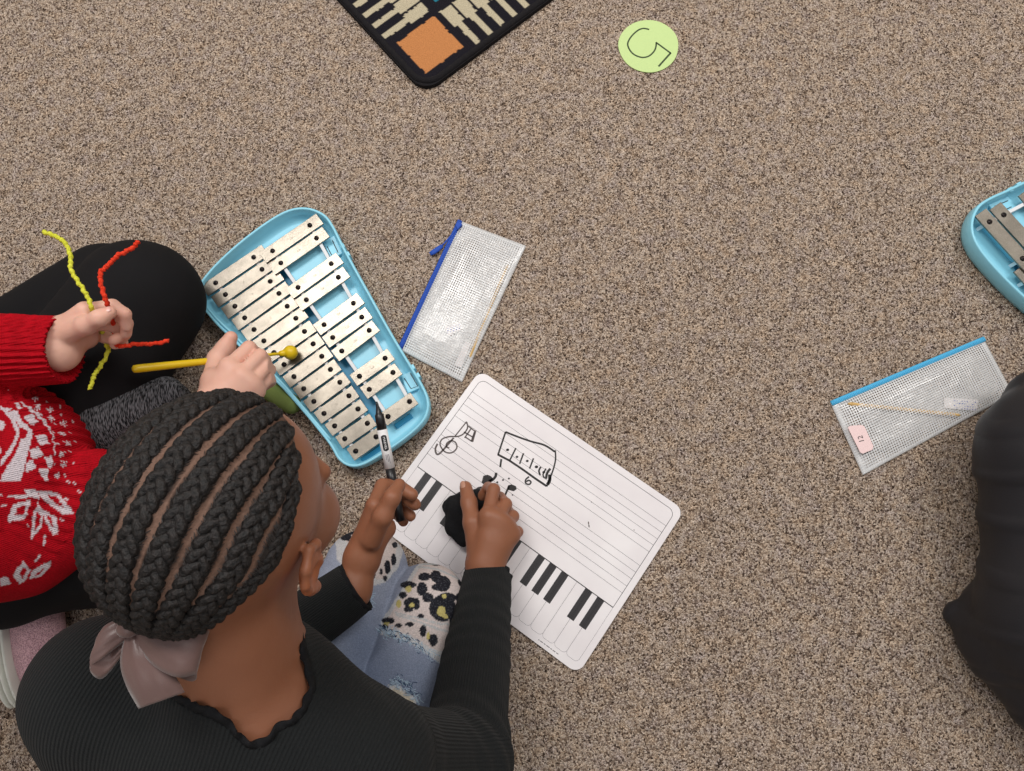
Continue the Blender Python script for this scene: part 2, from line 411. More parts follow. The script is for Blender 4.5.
# ================================================================== SETTING
b = MB(); b.prism([(-3, -3), (3, -3), (3, 3), (-3, 3)], -.02, 0)
fl = b.build('floor', 'carpet'); tag(fl, kind='structure')
M['wall'] = mat('painted_wall', (214, 208, 198), .9); M['base'] = mat('grey_baseboard', (96, 92, 90), .6)
for nm_, p0_, p1_ in (('left', (-3.1, -3), (-3, 3)), ('right', (3, -3), (3.1, 3)), ('back', (-3, 3), (3, 3.1)), ('front', (-3, -3.1), (3, -3))):
    b = MB(); b.prism([p0_, (p1_[0], p0_[1]), p1_, (p0_[0], p1_[1])], 0, 2.7); tag(b.build('wall_' + nm_, 'wall'), kind='structure')
    b = MB(); q0 = (p0_[0] - .012, p0_[1] - .012); q1 = (p1_[0] + .012, p1_[1] + .012); b.prism([q0, (q1[0], q0[1]), q1, (q0[0], q1[1])], 0, .1); tag(b.build('baseboard_' + nm_, 'base'), kind='structure')

# ================================================================== RUG
def build_rug():
    o = P(426, 90)[:2]; a = P(331, -6)[:2] - P(404.5, 74)[:2]; bb = P(532.6, 0)[:2] - P(446, 77)[:2]
    # edge lines intersect -> corner
    A1, A2 = P(404.5, 74)[:2], nrm(a); B1, B2 = P(446, 77)[:2], nrm(bb)
    t = np.linalg.solve(np.array([A2, -B2]).T, B1 - A1); C0 = A1 + A2 * t[0]
    ea = A2; eb = nrm(B2 - ea * (B2 @ ea))
    def loc(u, v): d = P(u, v, .008)[:2] - C0; return d @ ea, d @ eb
    root = empty('rug', (C0[0], C0[1], 0), 'black-bound rug corner with piano key bands and an orange square', 'rug')
    S = .62; rr = .028; h = .0018; n = int(S / h)
    q = [loc(390.9, 44.5), loc(460, 45.7), loc(430, 16), loc(427, 74)]
    lo = min(min(x) for x in [(q[3][0], q[3][1])]); 
    m0 = .5 * (q[3][0] + q[3][1]); sq = .5 * ((q[2][0] + q[2][1]) / 1 - (q[3][0] + q[3][1]) / 1)
    X, Y = np.meshgrid(np.arange(n + 1) * h, np.arange(n + 1) * h, indexing='ij'); V2 = np.stack([X.ravel(), Y.ravel()], 1)
    jit = snoise(np.c_[V2, V2[:, 0] * 0], 500, 3, 2) * .0012
    x = V2[:, 0] + jit; y = V2[:, 1] + snoise(np.c_[V2, V2[:, 0] * 0], 480, 4, 2) * .0012
    black = L3((36, 34, 40)); beige = L3((200, 188, 160)); C = np.tile(black, (len(x), 1))
    m1 = m0 + sq; g = .009
    ca = (x > m0) & (x < m1) & (y > m0) & (y < m1); C[ca] = L3((206, 138, 86))
    ctr = (x > m1 + g) & (y > m1 + g); cell = ((x - m1 - g) // .085 + (y - m1 - g) // .085) % 2
    C[ctr & (cell == 0)] = L3((44, 124, 146)); C[ctr & (cell == 1)] = beige
    fx = ((x - m1 - g) % .085) < .008; fy = ((y - m1 - g) % .085) < .008; C[ctr & (fx | fy)] = black
    def keys(s, w):   # s along edge, w across band 0 outer..1 inner
        p = .0235; f = ((s - m1 - g) % p) / p
        return ((f > .08) & (f < .92) & (w > .5)) | ((f > .30) & (f < .70) & (w > -.14) & (w <= .5))
    ba = (x > m1 + g) & (y > m0 - .2 * sq) & (y < m1); C[ba & keys(x, (y - m0) / sq)] = beige
    bb_ = (y > m1 + g) & (x > m0 - .2 * sq) & (x < m1); C[bb_ & keys(y, (x - m0) / sq)] = beige
    # rounded corner clip : collapse vertices outside the arc
    P2 = V2.copy(); e = .006; P2 = np.maximum(P2, e)
    cx = cy = rr; msk = (P2[:, 0] < cx) & (P2[:, 1] < cy); d = P2[msk] - cx; L = np.linalg.norm(d, axis=1); R = rr - e
    P2[msk] = np.where((L > R)[:, None], cx + d / L[:, None] * R, P2[msk])
    W = C0 + P2[:, :1] * ea + P2[:, 1:] * eb; Z = .0085 + jit * .3
    idx = np.arange((n + 1) ** 2).reshape(n + 1, n + 1); Q = np.stack([idx[:-1, :-1], idx[1:, :-1], idx[1:, 1:], idx[:-1, 1:]], -1).reshape(-1, 4)
    if ea[0] * eb[1] - ea[1] * eb[0] < 0: Q = Q[:, ::-1]
    mesh_np('pile', np.c_[W, Z], Q, 'beige_rug', root, attrs={'col': C})
    bk = MB(); pts = [(S, 0)] + [(rr + rr * math.cos(a_), rr + rr * math.sin(a_)) for a_ in np.linspace(-PI / 2, -PI, 12)] + [(0, S), (S, S)]
    bk.prism([tuple(C0 + p[0] * ea + p[1] * eb) for p in pts], .0, .0075); bk.build('backing', 'rug_edge', root)
    bd = MB(); pts = [(S, 0)] + [(rr + rr * math.cos(a_), rr + rr * math.sin(a_)) for a_ in np.linspace(-PI / 2, -PI, 12)] + [(0, S)]
    pts = [np.array([*(C0 + (p[0] + .0060) * ea + (p[1] + .0060) * eb), .0065]) for p in pts]
    fine = [];
    for i in range(len(pts) - 1):
        m_ = max(1, int(np.linalg.norm(pts[i + 1] - pts[i]) / .003))
        fine += [pts[i] + (pts[i + 1] - pts[i]) * k / m_ for k in range(m_)]
    bd.tube(fine, [.0050 + .0003 * math.sin(i * 1.3) for i in range(len(fine))], 10); bd.build('binding', 'rug_edge', root, smooth=True)
build_rug()

# ================================================================== GREEN CIRCLE
def build_circle():
    k = crop(590, 0, 8.533); c0 = [k(228, 400), k(762, 400), k(500, 160), k(500, 632)]
    c = sum(c0) / 4; r = .0438
    root = empty('paper_circle', (c[0], c[1], 0), 'round lime green paper spot with a hand-drawn 5 lying on the carpet', 'floor marker')
    b = MB(); b.prism([(c[0] + (r + .0006 * math.sin(5 * a)) * math.cos(a), c[1] + (r + .0005 * math.sin(3 * a)) * math.sin(a)) for a in np.linspace(0, 2 * PI, 60, endpoint=False)], .0005, .0018)
    b.build('paper', 'green_paper', root)
    arc = [(505, 252), (455, 243), (405, 262), (350, 315), (322, 370), (335, 420), (375, 465), (440, 490), (500, 480), (545, 440), (562, 400), (565, 362)]
    b = MB(); b.ribbon(spline([k(*p, .0018) for p in arc], 4), .0022, .0018, .0021)
    b.ribbon([k(563, 362, .0018), k(690, 455, .0018)], .0022, .0018, .0021); b.ribbon([k(690, 450, .0018), k(585, 567, .0018)], .0026, .0018, .0021)
    b.build('number', 'green_ink', root)
build_circle()

# ================================================================== GLOCKENSPIEL
G1 = crop(180, 190, 2.658)
NL = [(95, 247), (121, 278), (146, 309), (172, 340), (197, 371), (223, 401), (250, 432), (277, 464), (303, 496), (329, 528), (356, 562), (383, 594), (411, 627), (438, 661), (467, 694)]
NR = [(196, 179), (218, 211), (240, 243), (263, 275), (285, 309), (308, 341), (331, 376), (354, 409), (377, 442), (400, 477), (425, 511), (449, 547), (473, 582), (498, 620), (521, 656)]
AC = [((246, 162), (345, 94)), ((268, 194), (363, 128)), ((314, 259), (402, 196)), ((336, 292), (421, 232)), ((383, 358), (461, 301)), ((406, 392), (483, 338)), ((430, 428), (503, 373)), ((477, 495), (545, 447)), ((503, 530), (566, 485)), ((553, 602), (610, 562))]
OUT = [(44, 272), (56, 240), (105, 184), (175, 123), (250, 70), (300, 48), (345, 47), (385, 65), (408, 95), (428, 135), (460, 195), (510, 285), (560, 375), (605, 450), (640, 508), (660, 552), (660, 590), (640, 625), (590, 668), (530, 708), (485, 732), (450, 735), (420, 716), (396, 676), (345, 612), (290, 548), (240, 496), (180, 440), (130, 390), (100, 362), (72, 330), (50, 300)]
GO = G1(350, 390, 0)[:2]
def to2(p): return np.array(p[:2]) - GO
def build_glock():
    root = empty('glockenspiel', (GO[0], GO[1], 0), 'whole light blue glockenspiel with silver bars beside the blue-zip pouch', 'glockenspiel', 'glockenspiels')
    out = [to2(G1(*p, .030)) for p in OUT]; out = spline([np.array([*p, 0]) for p in out], 4, True); out = np.array([p[:2] for p in out])
    n = len(out); A = sum(out[i][0] * out[(i + 1) % n][1] - out[(i + 1) % n][0] * out[i][1] for i in range(n))
    if A < 0: out = out[::-1]
    def inset(d):
        r = []
        for i in range(n):
            t = out[(i + 1) % n] - out[i - 1]; t = t / np.linalg.norm(t); r.append(out[i] - np.array([t[1], -t[0]]) * d)
        return np.array(r)
    # tray cross-section loops: (inset, z)
    prof = [(.006, .0), (.002, .003), (.0, .010), (.0, .029), (.0008, .0302), (.0028, .0302), (.0036, .029), (.0046, .016), (.0085, .0115), (.011, .009), (.014, .0085)]
    V = []; 
    for d, z in prof: V += [(*p, z) for p in inset(d)]
    Fs = [(j * n + i, j * n + (i + 1) % n, (j + 1) * n + (i + 1) % n, (j + 1) * n + i) for j in range(len(prof) - 1) for i in range(n)]
    Fs.append(tuple(range(n - 1, -1, -1))); Fs.append(tuple((len(prof) - 1) * n + i for i in range(n)))
    b = MB(); b.add([(v[0] + GO[0], v[1] + GO[1], v[2]) for v in V], Fs); case = b.build('case', 'blue', root, smooth=True)
    case.data.polygons.foreach_set('use_smooth', np.array([len(p.vertices) == 4 for p in case.data.polygons]))
    w = lambda p, z: np.array([p[0] + GO[0], p[1] + GO[1], z])
    # inner ridge parallel to rim, recess floor, platform
    nl = [to2(G1(*p, .024)) for p in NL]; nr_ = [to2(G1(*p, .024)) for p in NR]; al = [to2(G1(*p[0], .027)) for p in AC]; ar = [to2(G1(*p[1], .027)) for p in AC]
    def lineext(a, b, e0, e1): d = nrm(b - a); return a - d * e0, b + d * e1
    def bar_poly(p, q, wd):
        d = nrm(q - p); s = np.array([-d[1], d[0]]) * wd / 2; return [p - s, q - s, q + s, p + s]
    b = MB(); p, q = lineext((al[0] + ar[0]) / 2, (al[-1] + ar[-1]) / 2, .0, .004); wd = np.linalg.norm(ar[4] - al[4])
    s = [al[0], al[-1], ar[-1], ar[0]]; b.prism([w(x, 0)[:2] for x in s], .006, .0135)
    pl = b.build('platform', 'blue', case, bevel=.0008)
    b = MB(); s = [nr_[0] + (nr_[0] - nl[0]) * .15, nr_[-1] + (nr_[-1] - nl[-1]) * .2, al[-1] - (ar[-1] - al[-1]) * .12, al[0]]
    b.prism([w(x, 0)[:2] for x in s], .006, .0092); b.build('recess', 'blue_dk', case)  # flat slab, recess shade painted as darker blue
    # raised blocks with slot shade in their colour, by last accidental and last natural
    d = nrm(ar[-1] - al[-1]); s_ = np.array([d[1], -d[0]])
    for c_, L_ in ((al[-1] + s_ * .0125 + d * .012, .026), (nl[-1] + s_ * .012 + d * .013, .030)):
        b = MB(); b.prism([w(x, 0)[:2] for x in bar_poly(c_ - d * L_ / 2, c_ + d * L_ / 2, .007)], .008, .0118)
        b.build('slot_shade', 'blue_dk', case, bevel=.001)
    for nm, a_, z1 in (('rail', nl, .0215), ('rail', nr_, .0215), ('rail', al, .0245), ('rail', ar, .0245)):
        b = MB(); p, q = lineext(a_[0], a_[-1], .007, .007); b.prism([w(x, 0)[:2] for x in bar_poly(p, q, .0045)], .0085, z1)
        b.build(nm, 'white_rail', root, bevel=.0005)
    # clips on the rim by the accidentals
    for i0, j in ((10.3, 0), (12.9, 1)):
        pass
    for cc in ((432, 150), (446, 172), (618, 472), (632, 494)):
        c_ = to2(G1(*cc, .026)); b = MB(); c3 = w(c_, 0)
        dd = nrm(to2(G1(640, 508, 0)) - to2(G1(428, 135, 0))); q_ = np.array([dd[1], -dd[0]]);
        b.prism([c3[:2] + dd * x + q_ * y for x, y in ((-.0035, -.003), (.0035, -.003), (.003, .0028), (-.003, .0028))], .012, .0285)
        b.build('clip', 'blue', case, bevel=.0008)
    for pad, lines in (([(380, 140), (410, 120), (432, 168), (404, 186)], ([(391, 150), (403, 173)], [(405, 134), (420, 166)])),
                       ([(586, 492), (624, 478), (644, 524), (606, 540)], ([(596, 500), (614, 528), (632, 521), (612, 487)],))):
        b = MB(); b.prism([w(to2(G1(*p, .014)), 0)[:2] for p in pad], .008, .0142); lt = b.build('latch', 'blue', root, bevel=.0008)
        for pts in lines: b = MB(); b.ribbon([w(to2(G1(*p, .0143)), 0) for p in pts], .0011, .0141, .0146); b.build('groove', 'line', lt)
    # handle lip along the left side
    b = MB(); pts = [w(to2(G1(*p, .03)), .0285) for p in ((66, 308), (100, 345), (135, 378), (200, 442), (262, 504), (330, 582), (400, 664))]
    b.tube(spline(pts, 4), .0018, 8); b.build('inner_ridge', 'blue', case, smooth=True)
    names = ['G', 'A', 'B', 'C', 'D', 'E', 'F', 'G', 'A', 'B', 'C', 'D', 'E', 'F', 'G']; an = ['G#', 'A#', 'C#', 'D#', 'F#', 'G#', 'A#', 'C#', 'D#', 'F#']
    pitch = np.linalg.norm(nl[-1] - nl[0]) / 14
    d0 = nrm(nr_[7] - nl[7]); pn = abs((nl[-1] - nl[0]) @ np.array([-d0[1], d0[0]])) / 14
    def bar(p, q, z, ext, nm):
        d = nrm(q - p); L = np.linalg.norm(q - p); pp, qq = p - d * ext * L, q + d * ext * L
        b = MB(); b.prism([w(x, 0)[:2] for x in bar_poly(pp, qq, pn * .86)], z, z + .0026); o = b.build('bar', 'steel', root, bevel=.0003)
        for c in (p, q):
            sb = MB(); c3 = w(c, z + .0026); sb.sphere(c3, .0035, 12, half=True, sc=(1, 1, .8)); sb.sphere(c3 + [0, 0, .0022], .0016, 8, sc=(1, 1, .7)); sb.build('screw', 'screw', o, smooth=True)
        mid = w((p + q) / 2, z + .0026); a = math.atan2(d[1], d[0])
        text_mesh(nm, .0045, o, 'note_letter', 'engrave', (mid[0], mid[1], mid[2]), a, ext=.00005)
    for i in range(15): bar(nl[i], nr_[i], .0215, .30 - .04 * i / 14, names[i])
    for i in range(10): bar(al[i], ar[i], .0245, .27 - .04 * i / 9, an[i])
    return root
def deep_copy(src, parent=None, top=True):
    c = src.copy(); COL.objects.link(c)
    if parent is not None: c.parent = parent; c.matrix_parent_inverse = src.matrix_parent_inverse.copy()
    for ch in list(src.children): deep_copy(ch, c, False)
    return c
glock = build_glock()
bpy.context.view_layer.update()
g2 = deep_copy(glock); g2['label'] = 'light blue glockenspiel cut off by the right edge of the photo'
# rotation from matching two reference points (first accidental's outer screws)
pA = G1(345, 94, .027)[:2]; pB = G1(246, 162, .027)[:2]
qA = P(989.5, 222, .027)[:2]; qB = P(1022.5, 258.5, .027)[:2]
ang = math.atan2(*(qB - qA)[::-1]) - math.atan2(*(pB - pA)[::-1])
rot = np.array([[math.cos(ang), -math.sin(ang)], [math.sin(ang), math.cos(ang)]])
cen = (qA + qB) / 2 - 1.04 * rot @ ((pA + pB) / 2 - GO); g2.scale = (1.04, 1.04, 1); g2.rotation_euler = (0, 0, ang); g2.location = (cen[0], cen[1], 0)

# ================================================================== WHITEBOARD
def build_board():
    zt = .0035
    c = [P(*p, zt)[:2] for p in ((478.5, 370.5), (684, 508.2), (578.6, 676.6), (372, 519.6))]
    ex = nrm((c[1] - c[0]) + (c[2] - c[3])); ey = np.array([ex[1], -ex[0]]); ctr = sum(c) / 4; W, H = .5 * (np.linalg.norm(c[1] - c[0]) + np.linalg.norm(c[2] - c[3])), .5 * (np.linalg.norm(c[3] - c[0]) + np.linalg.norm(c[2] - c[1]))
    O = ctr - ex * W / 2 - ey * H / 2 # TL corner, y down
    root = empty('whiteboard', (ctr[0], ctr[1], 0), 'white lap whiteboard printed with staves and a piano keyboard, lying on the carpet', 'whiteboard')
    pt = lambda x, y: tuple(O + ex * x + ey * y)
    def rrect(x0, y0, x1, y1, r, n=8):
        L = []
        for cx, cy, a0 in ((x1 - r, y0 + r, -90), (x1 - r, y1 - r, 0), (x0 + r, y1 - r, 90), (x0 + r, y0 + r, 180)):
            for k in range(n + 1): a = math.radians(a0 + 90 * k / n); L.append((cx + r * math.cos(a), cy + r * math.sin(a)))
        return L
    b = MB(); b.prism([pt(*p) for p in rrect(0.0004, 0.0004, W - .0004, H - .0004, .0125)], .0005, .0028); b.build('core', 'board_edge', root)
    b = MB(); b.prism([pt(*p) for p in rrect(0, 0, W, H, .013)], .0028, zt); b.build('panel', 'board', root, bevel=.0002)
    z0, z1 = zt, zt + .00012
    loc = lambda u, v: ((P(u, v, zt)[:2] - O) @ ex, (P(u, v, zt)[:2] - O) @ ey)
    ykey = loc(417.4, 466.5)[1]; xl = .0085
    # frame
    fr = MB(); top = rrect(xl, xl, W - xl, H, .009)
    path = [(xl, ykey)] + [(xl, xl + .009)] + [(xl + .009 - .009 * math.cos(a), xl + .009 - .009 * math.sin(a)) for a in np.linspace(0, PI / 2, 8)] + [(W - xl - .009 + .009 * math.sin(a), xl + .009 - .009 * math.cos(a)) for a in np.linspace(0, PI / 2, 8)] + [(W - xl, ykey)]
    fr.ribbon([pt(*p) for p in path], .0006, z0, z1); fr.ribbon([pt(xl, ykey), pt(W - xl, ykey)], .0011, z0, z1)
    tms = [(347, 152), (325, 180), (303, 209), (285, 238), (262, 266), (218, 328), (196, 357), (175, 386), (154, 420), (134, 452)]
    for x, y in tms:
        yy = loc(400 + x / 4.82, 360 + y / 4.82)[1]; fr.ribbon([pt(xl, yy), pt(W - xl, yy)], .00035, z0, z1)
    fr.build('staff_lines', 'print', root)
    kb = MB(); kg = MB(); ye = H - .0105; NK = 17; kx0 = xl; kw = (W - 2 * xl) / NK
    right = loc(613.5, 607.3)[0]
    for i in range(NK):
        x0 = kx0 + i * kw; x1 = x0 + kw; r = .005
        p = [(x0, ykey), (x0, ye - r)] + [(x0 + r - r * math.cos(a), ye - r + r * math.sin(a)) for a in np.linspace(0, PI / 2, 6)] + [(x1 - r + r * math.sin(a), ye - r + r * math.cos(a)) for a in np.linspace(0, PI / 2, 6)] + [(x1, ykey)]
        kg.ribbon([pt(*q) for q in p], .0003, z0, z1)
    kg.build('white_keys', 'print_grey', root)
    bl = .0415
    for i in range(1, NK):
        if (i % 7) in (3, 0): continue
        x = kx0 + i * kw; kb.prism([pt(x - .005, ykey), pt(x + .005, ykey), pt(x + .005, ykey + bl), pt(x - .005, ykey + bl)], z0, z1)
    kb.build('black_keys', 'print', root)
    print('board keys right', right, W - xl, 'ykey', ykey, 'black end', loc(500 + 700 / 9.64, 600 + 205 / 9.64), loc(500 + 820 / 9.64, 600 + 298 / 9.64))
    fp = MB(); xx = W - .062
    for wd_ in (.0016, .004, .0028, .005, .0022, .0042, .003):
        fp.ribbon([pt(xx, H - .0052), pt(xx + wd_, H - .0052)], .0010, z0, z1); xx += wd_ + .0011
    fp.build('fine_print', 'print_grey', root)
    # drawings (crop 420,410 x6.827)
    k = crop(420, 410, 6.827); D = lambda *L: [k(x, y, zt) for x, y in L]
    z2 = z1 + .00012; dr = MB(); S = lambda L, w: dr.ribbon(spline(D(*L), 4), w * 1.4, z1, z2); T = lambda L, w: dr.ribbon(D(*L), w * 1.4, z1, z2)
    T([(585, 148), (533, 305)], .0016); S([(585, 150), (660, 180), (760, 215), (850, 240), (920, 285)], .0017); S([(923, 275), (925, 340), (905, 420), (865, 522)], .0014)
    T([(530, 303), (610, 345), (700, 405), (790, 470), (865, 520)], .0019)
    for a, b_ in (((655, 260), (612, 345)), ((707, 295), (680, 368)), ((775, 330), (748, 400))): T([a, b_], .0014)
    S([(825, 388), (812, 415), (820, 445)], .0016); S([(860, 400), (840, 440), (850, 465)], .0013); S([(890, 400), (868, 430), (860, 470)], .0022); S([(885, 440), (885, 480), (870, 510)], .003)
    T([(555, 335), (548, 390)], .0018)
    for c_, r in (((598, 272), .0021), ((662, 320), .0018), ((732, 348), .0019), ((795, 388), .0023), ((845, 425), .0019), ((607, 468), .0014), ((567, 478), .0014), ((528, 493), .0014), ((632, 580), .0011)):
        p = k(*c_, zt); dr.prism([(p[0] + r * math.cos(a), p[1] + r * .8 * math.sin(a)) for a in np.linspace(0, 2 * PI, 12, endpoint=False)], z1, z2)
    S([(745, 455), (722, 475), (722, 500), (745, 508), (758, 492), (742, 480), (725, 490)], .0014)
    dr.prism([tuple(k(x, y, zt)[:2]) for x, y in ((425, 480), (432, 450), (460, 442), (485, 452), (500, 470), (480, 495), (440, 508), (420, 495))], z1, z2)
    S([(520, 428), (515, 455), (490, 480), (470, 485)], .0024); S([(432, 528), (395, 535), (390, 560), (430, 552)], .0020)
    dr.prism([tuple(k(x, y, zt)[:2]) for x, y in ((600, 515), (625, 508), (655, 520), (660, 540), (640, 555), (615, 548), (600, 545))], z1, z2); S([(608, 520), (590, 560), (578, 590)], .0018)
    dr.build('marker_drawing', 'ink', root)
    dr = MB(); S([(380, 140), (358, 218)], .0016); T([(318, 80), (238, 180)], .0011)
    S([(318, 80), (325, 120), (300, 160), (260, 180), (200, 182), (150, 200), (138, 240), (170, 285), (215, 292), (250, 262), (245, 225), (215, 210), (185, 225), (180, 250), (200, 260)], .0013)
    S([(120, 230), (105, 265), (112, 298), (130, 300), (165, 265), (230, 190)], .0017)
    for a, b_ in (((330, 110), (375, 145)), ((300, 150), (360, 185)), ((310, 185), (355, 215)), ((350, 125), (305, 190)), ((372, 150), (350, 215))): T([a, b_], .0012)
    dr.build('smudged_clef', 'ink_faded', root)
    dr = MB()
    for u, v in ((588.5, 523), (589, 526)): 
        p = P(u, v, zt); dr.prism([(p[0] + .0008 * math.cos(a), p[1] + .002 * math.sin(a)) for a in np.linspace(0, 6.28, 8, endpoint=False)], z1, z2)
    for u, v in ((591.5, 502), (634, 530)):
        p = P(u, v, zt); dr.prism([(p[0] + .0007 * math.cos(a), p[1] + .0007 * math.sin(a)) for a in np.linspace(0, 6.28, 8, endpoint=False)], z1, z2)
    dr.build('ink_specks', 'ink_faded', root)
build_board()

# ================================================================== POUCHES
def build_pouch(corn, zipm, label, name_seed, zipw=.007, bump=.006, seed=1):
    # corn: A,B zip ends (px), C,D far corners opposite B, A
    A, B_, C_, D_ = [P(*p, .003)[:2] for p in corn]
    ctr = (A + B_ + C_ + D_) / 4
    root = empty('zip_pouch', (ctr[0], ctr[1], 0), label, 'pouch', 'clear grid zip pouches')
    nu, nv = 90, 46; V = []; gx = []; gy = []; sm = []
    LU = np.linalg.norm(B_ - A); LV = np.linalg.norm(D_ - A)
    for side in (0, 1):
        for i in range(nu + 1):
            for j in range(nv + 1):
                u, v = i / nu, j / nv; p = (A * (1 - u) + B_ * u) * (1 - v) + (D_ * (1 - u) + C_ * u) * v
                h = min(1, min(u, 1 - u) * 6) * min(1, min(v, 1 - v) * 4); h = h ** .6
                pn = np.array([[p[0], p[1], 0]])
                wob = .5 + .5 * snoise(pn, 60, seed, 2)[0]
                edge = .0018 * snoise(pn, 90, seed + 5, 1)[0] * (1 if (v > .98 or u < .02 or u > .98) else 0)
                z = (.0035 + h * (.004 + bump * (.15 + .6 * wob))) if side else .0015
                V.append((p[0], p[1], z)); gx.append(u * LU); gy.append(v * LV)
                d = min(u * LU, (1 - u) * LU, (1 - v) * LV); sm.append(1.0 if d < .006 else 0.0)
    N = (nu + 1) * (nv + 1); Fs = []
    for i in range(nu):
        for j in range(nv):
            a = i * (nv + 1) + j; q = (a, a + nv + 1, a + nv + 2, a + 1); Fs.append(tuple(x + N for x in q)); Fs.append(q[::-1])
    ring = [i * (nv + 1) for i in range(nu + 1)] + [nu * (nv + 1) + j for j in range(1, nv + 1)] + [i * (nv + 1) + nv for i in range(nu - 1, -1, -1)] + [j for j in range(nv - 1, 0, -1)]
    for i in range(len(ring)): a, c = ring[i], ring[(i + 1) % len(ring)]; Fs.append((a, c, c + N, a + N))
    if np.cross(B_ - A, D_ - A) < 0: Fs = [f[::-1] for f in Fs]
    mesh_np('vinyl_body', V, np.array(Fs), 'vinyl', root, attrs={'gx': gx, 'gy': gy, 'seam': sm})
    d = nrm(B_ - A); q = nrm(D_ - A)
    b = MB(); pts = [np.array([*(A + (B_ - A) * t - q * .0005), .0045]) for t in np.linspace(0, 1, 24)]; b.tube(pts, zipw / 2, 8, flat=.45); b.build('zip', zipm, root, smooth=True)
    b = MB(); n = int(LU / .0022)
    for i in range(n):
        p = A + (B_ - A) * (i + .5) / n - q * .0005; b.prism([p + d * x + q * y for x, y in ((-.0007, -.0012), (.0007, -.0012), (.0007, .0012), (-.0007, .0012))], .0055, .0066)
    tg = b.build('zip_teeth', zipm, root); tg['kind'] = 'stuff'
    return root, A, B_, C_, D_, d, q
pz = build_pouch([(460.5, 221), (400, 350), (462, 382), (526, 246)], 'zip_blue', 'clear grid vinyl pouch with a dark blue zip, beside the whole glockenspiel', 1, seed=3)
# zip pull
b = MB(); k = crop(380, 200, 3.856)
b.tube([k(302, 105, .007), k(276, 135, .006), k(250, 165, .005), k(236, 178, .005)], .0011, 8)
pts = [k(240, 176, .005), k(225, 188, .005), k(205, 202, .005), k(193, 208, .005)]
b.tube(pts, [.0026, .0036, .0038, .003], 10, flat=.6); b.build('zip_pull', 'zip_blue', pz[0], smooth=True)
b = MB(); b.prism([tuple(k(x, y, .006)[:2]) for x, y in ((290, 98), (308, 84), (318, 96), (300, 118))], .003, .009); b.build('zip_slider', 'zip_blue', pz[0], bevel=.001)
pr = build_pouch([(831, 404), (984, 339.5), (1013, 394), (863, 475)], 'zip_light', 'clear grid vinyl pouch with light blue zip and a sticker numbered 12', 2, seed=9)
# stick in left pouch etc (inside the pouch)
k = crop(380, 200, 3.856)
def stick(a, b_, r, name, m, label, cat, n=10):
    mb = MB(); mb.tube([a, a + (b_ - a) * .03, a + (b_ - a) * .97, b_], [r * .6, r, r, r * .6], n); o = mb.build(name, m, None, smooth=True); tag(o, label, cat); return o
stick(k(492, 250, .0042), k(345, 610, .0042), .0022, 'wooden_stick', 'wood', 'tan wooden stick along the seam inside the blue-zip pouch', 'stick')
b = MB(); b.prism([tuple(k(x, y, .005)[:2]) for x, y in ((328, 545), (352, 552), (312, 645), (286, 638))], .003, .0042); tag(b.build('paper_strip', 'paper'), 'short white paper strip in the bottom corner of the blue-zip pouch', 'paper')
r_ = empty('marker_label', tuple(k(285, 495, .003)), 'small white tag with blue print inside the blue-zip pouch', 'label')
b = MB(); b.prism([tuple(k(x, y, .005)[:2]) for x, y in ((250, 490), (305, 468), (320, 495), (262, 525))], .0028, .004); b.build('paper', 'paper', r_)
b = MB()
for i in range(5):
    for j in range(3):
        p = k(262 + i * 11, 496 - i * 4 + j * 8, .004); b.prism([(p[0] + x, p[1] + y) for x, y in ((-.001, -.0006), (.001, -.0004), (.001, .0006), (-.001, .0005))], .004, .0042)
b.build('blue_print', 'blue_ink', r_)
k = crop(810, 320, 4.537)
stick(k(172, 380, .0062), k(680, 432, .0062), .0026, 'wooden_stick', 'wood', 'tan wooden stick lying across the light-blue-zip pouch', 'stick')
r_ = empty('marker_label', tuple(k(700, 385, .003)), 'white tag with blue print inside the light-blue-zip pouch', 'label')
b = MB(); b.prism([tuple(k(x, y, .005)[:2]) for x, y in ((610, 352), (765, 360), (760, 412), (612, 398))], .0028, .004); b.build('paper', 'paper', r_)
b = MB()
for i in range(9):
    for j in range(4):
        if random.random() < .2: continue
        p = k(655 + i * 12, 366 + i + j * 11, .004); b.prism([(p[0] + x, p[1] + y) for x, y in ((-.0011, -.0007), (.0011, -.0005), (.001, .0007), (-.001, .0007))], .004, .0042)
b.build('blue_print', 'blue_ink', r_)
# sticker 12
st = [(172, 488), (182, 480), (235, 476), (248, 484), (288, 572), (284, 588), (240, 606), (228, 600)]
b = MB(); b.prism([tuple(k(x, y, .0105)[:2]) for x, y in st], .0098, .0104); stk = b.build('sticker', 'pink_paper', pr[0]); stk['label'] = 'pale pink sticker numbered 12'
pc = k(232, 540, .0105); d_ = k(240, 566, .0105) - k(222, 515, .0105)
text_mesh('12', .0095, stk, 'number', 'ink', (pc[0], pc[1], .0105), math.atan2(d_[1], d_[0]) + PI)
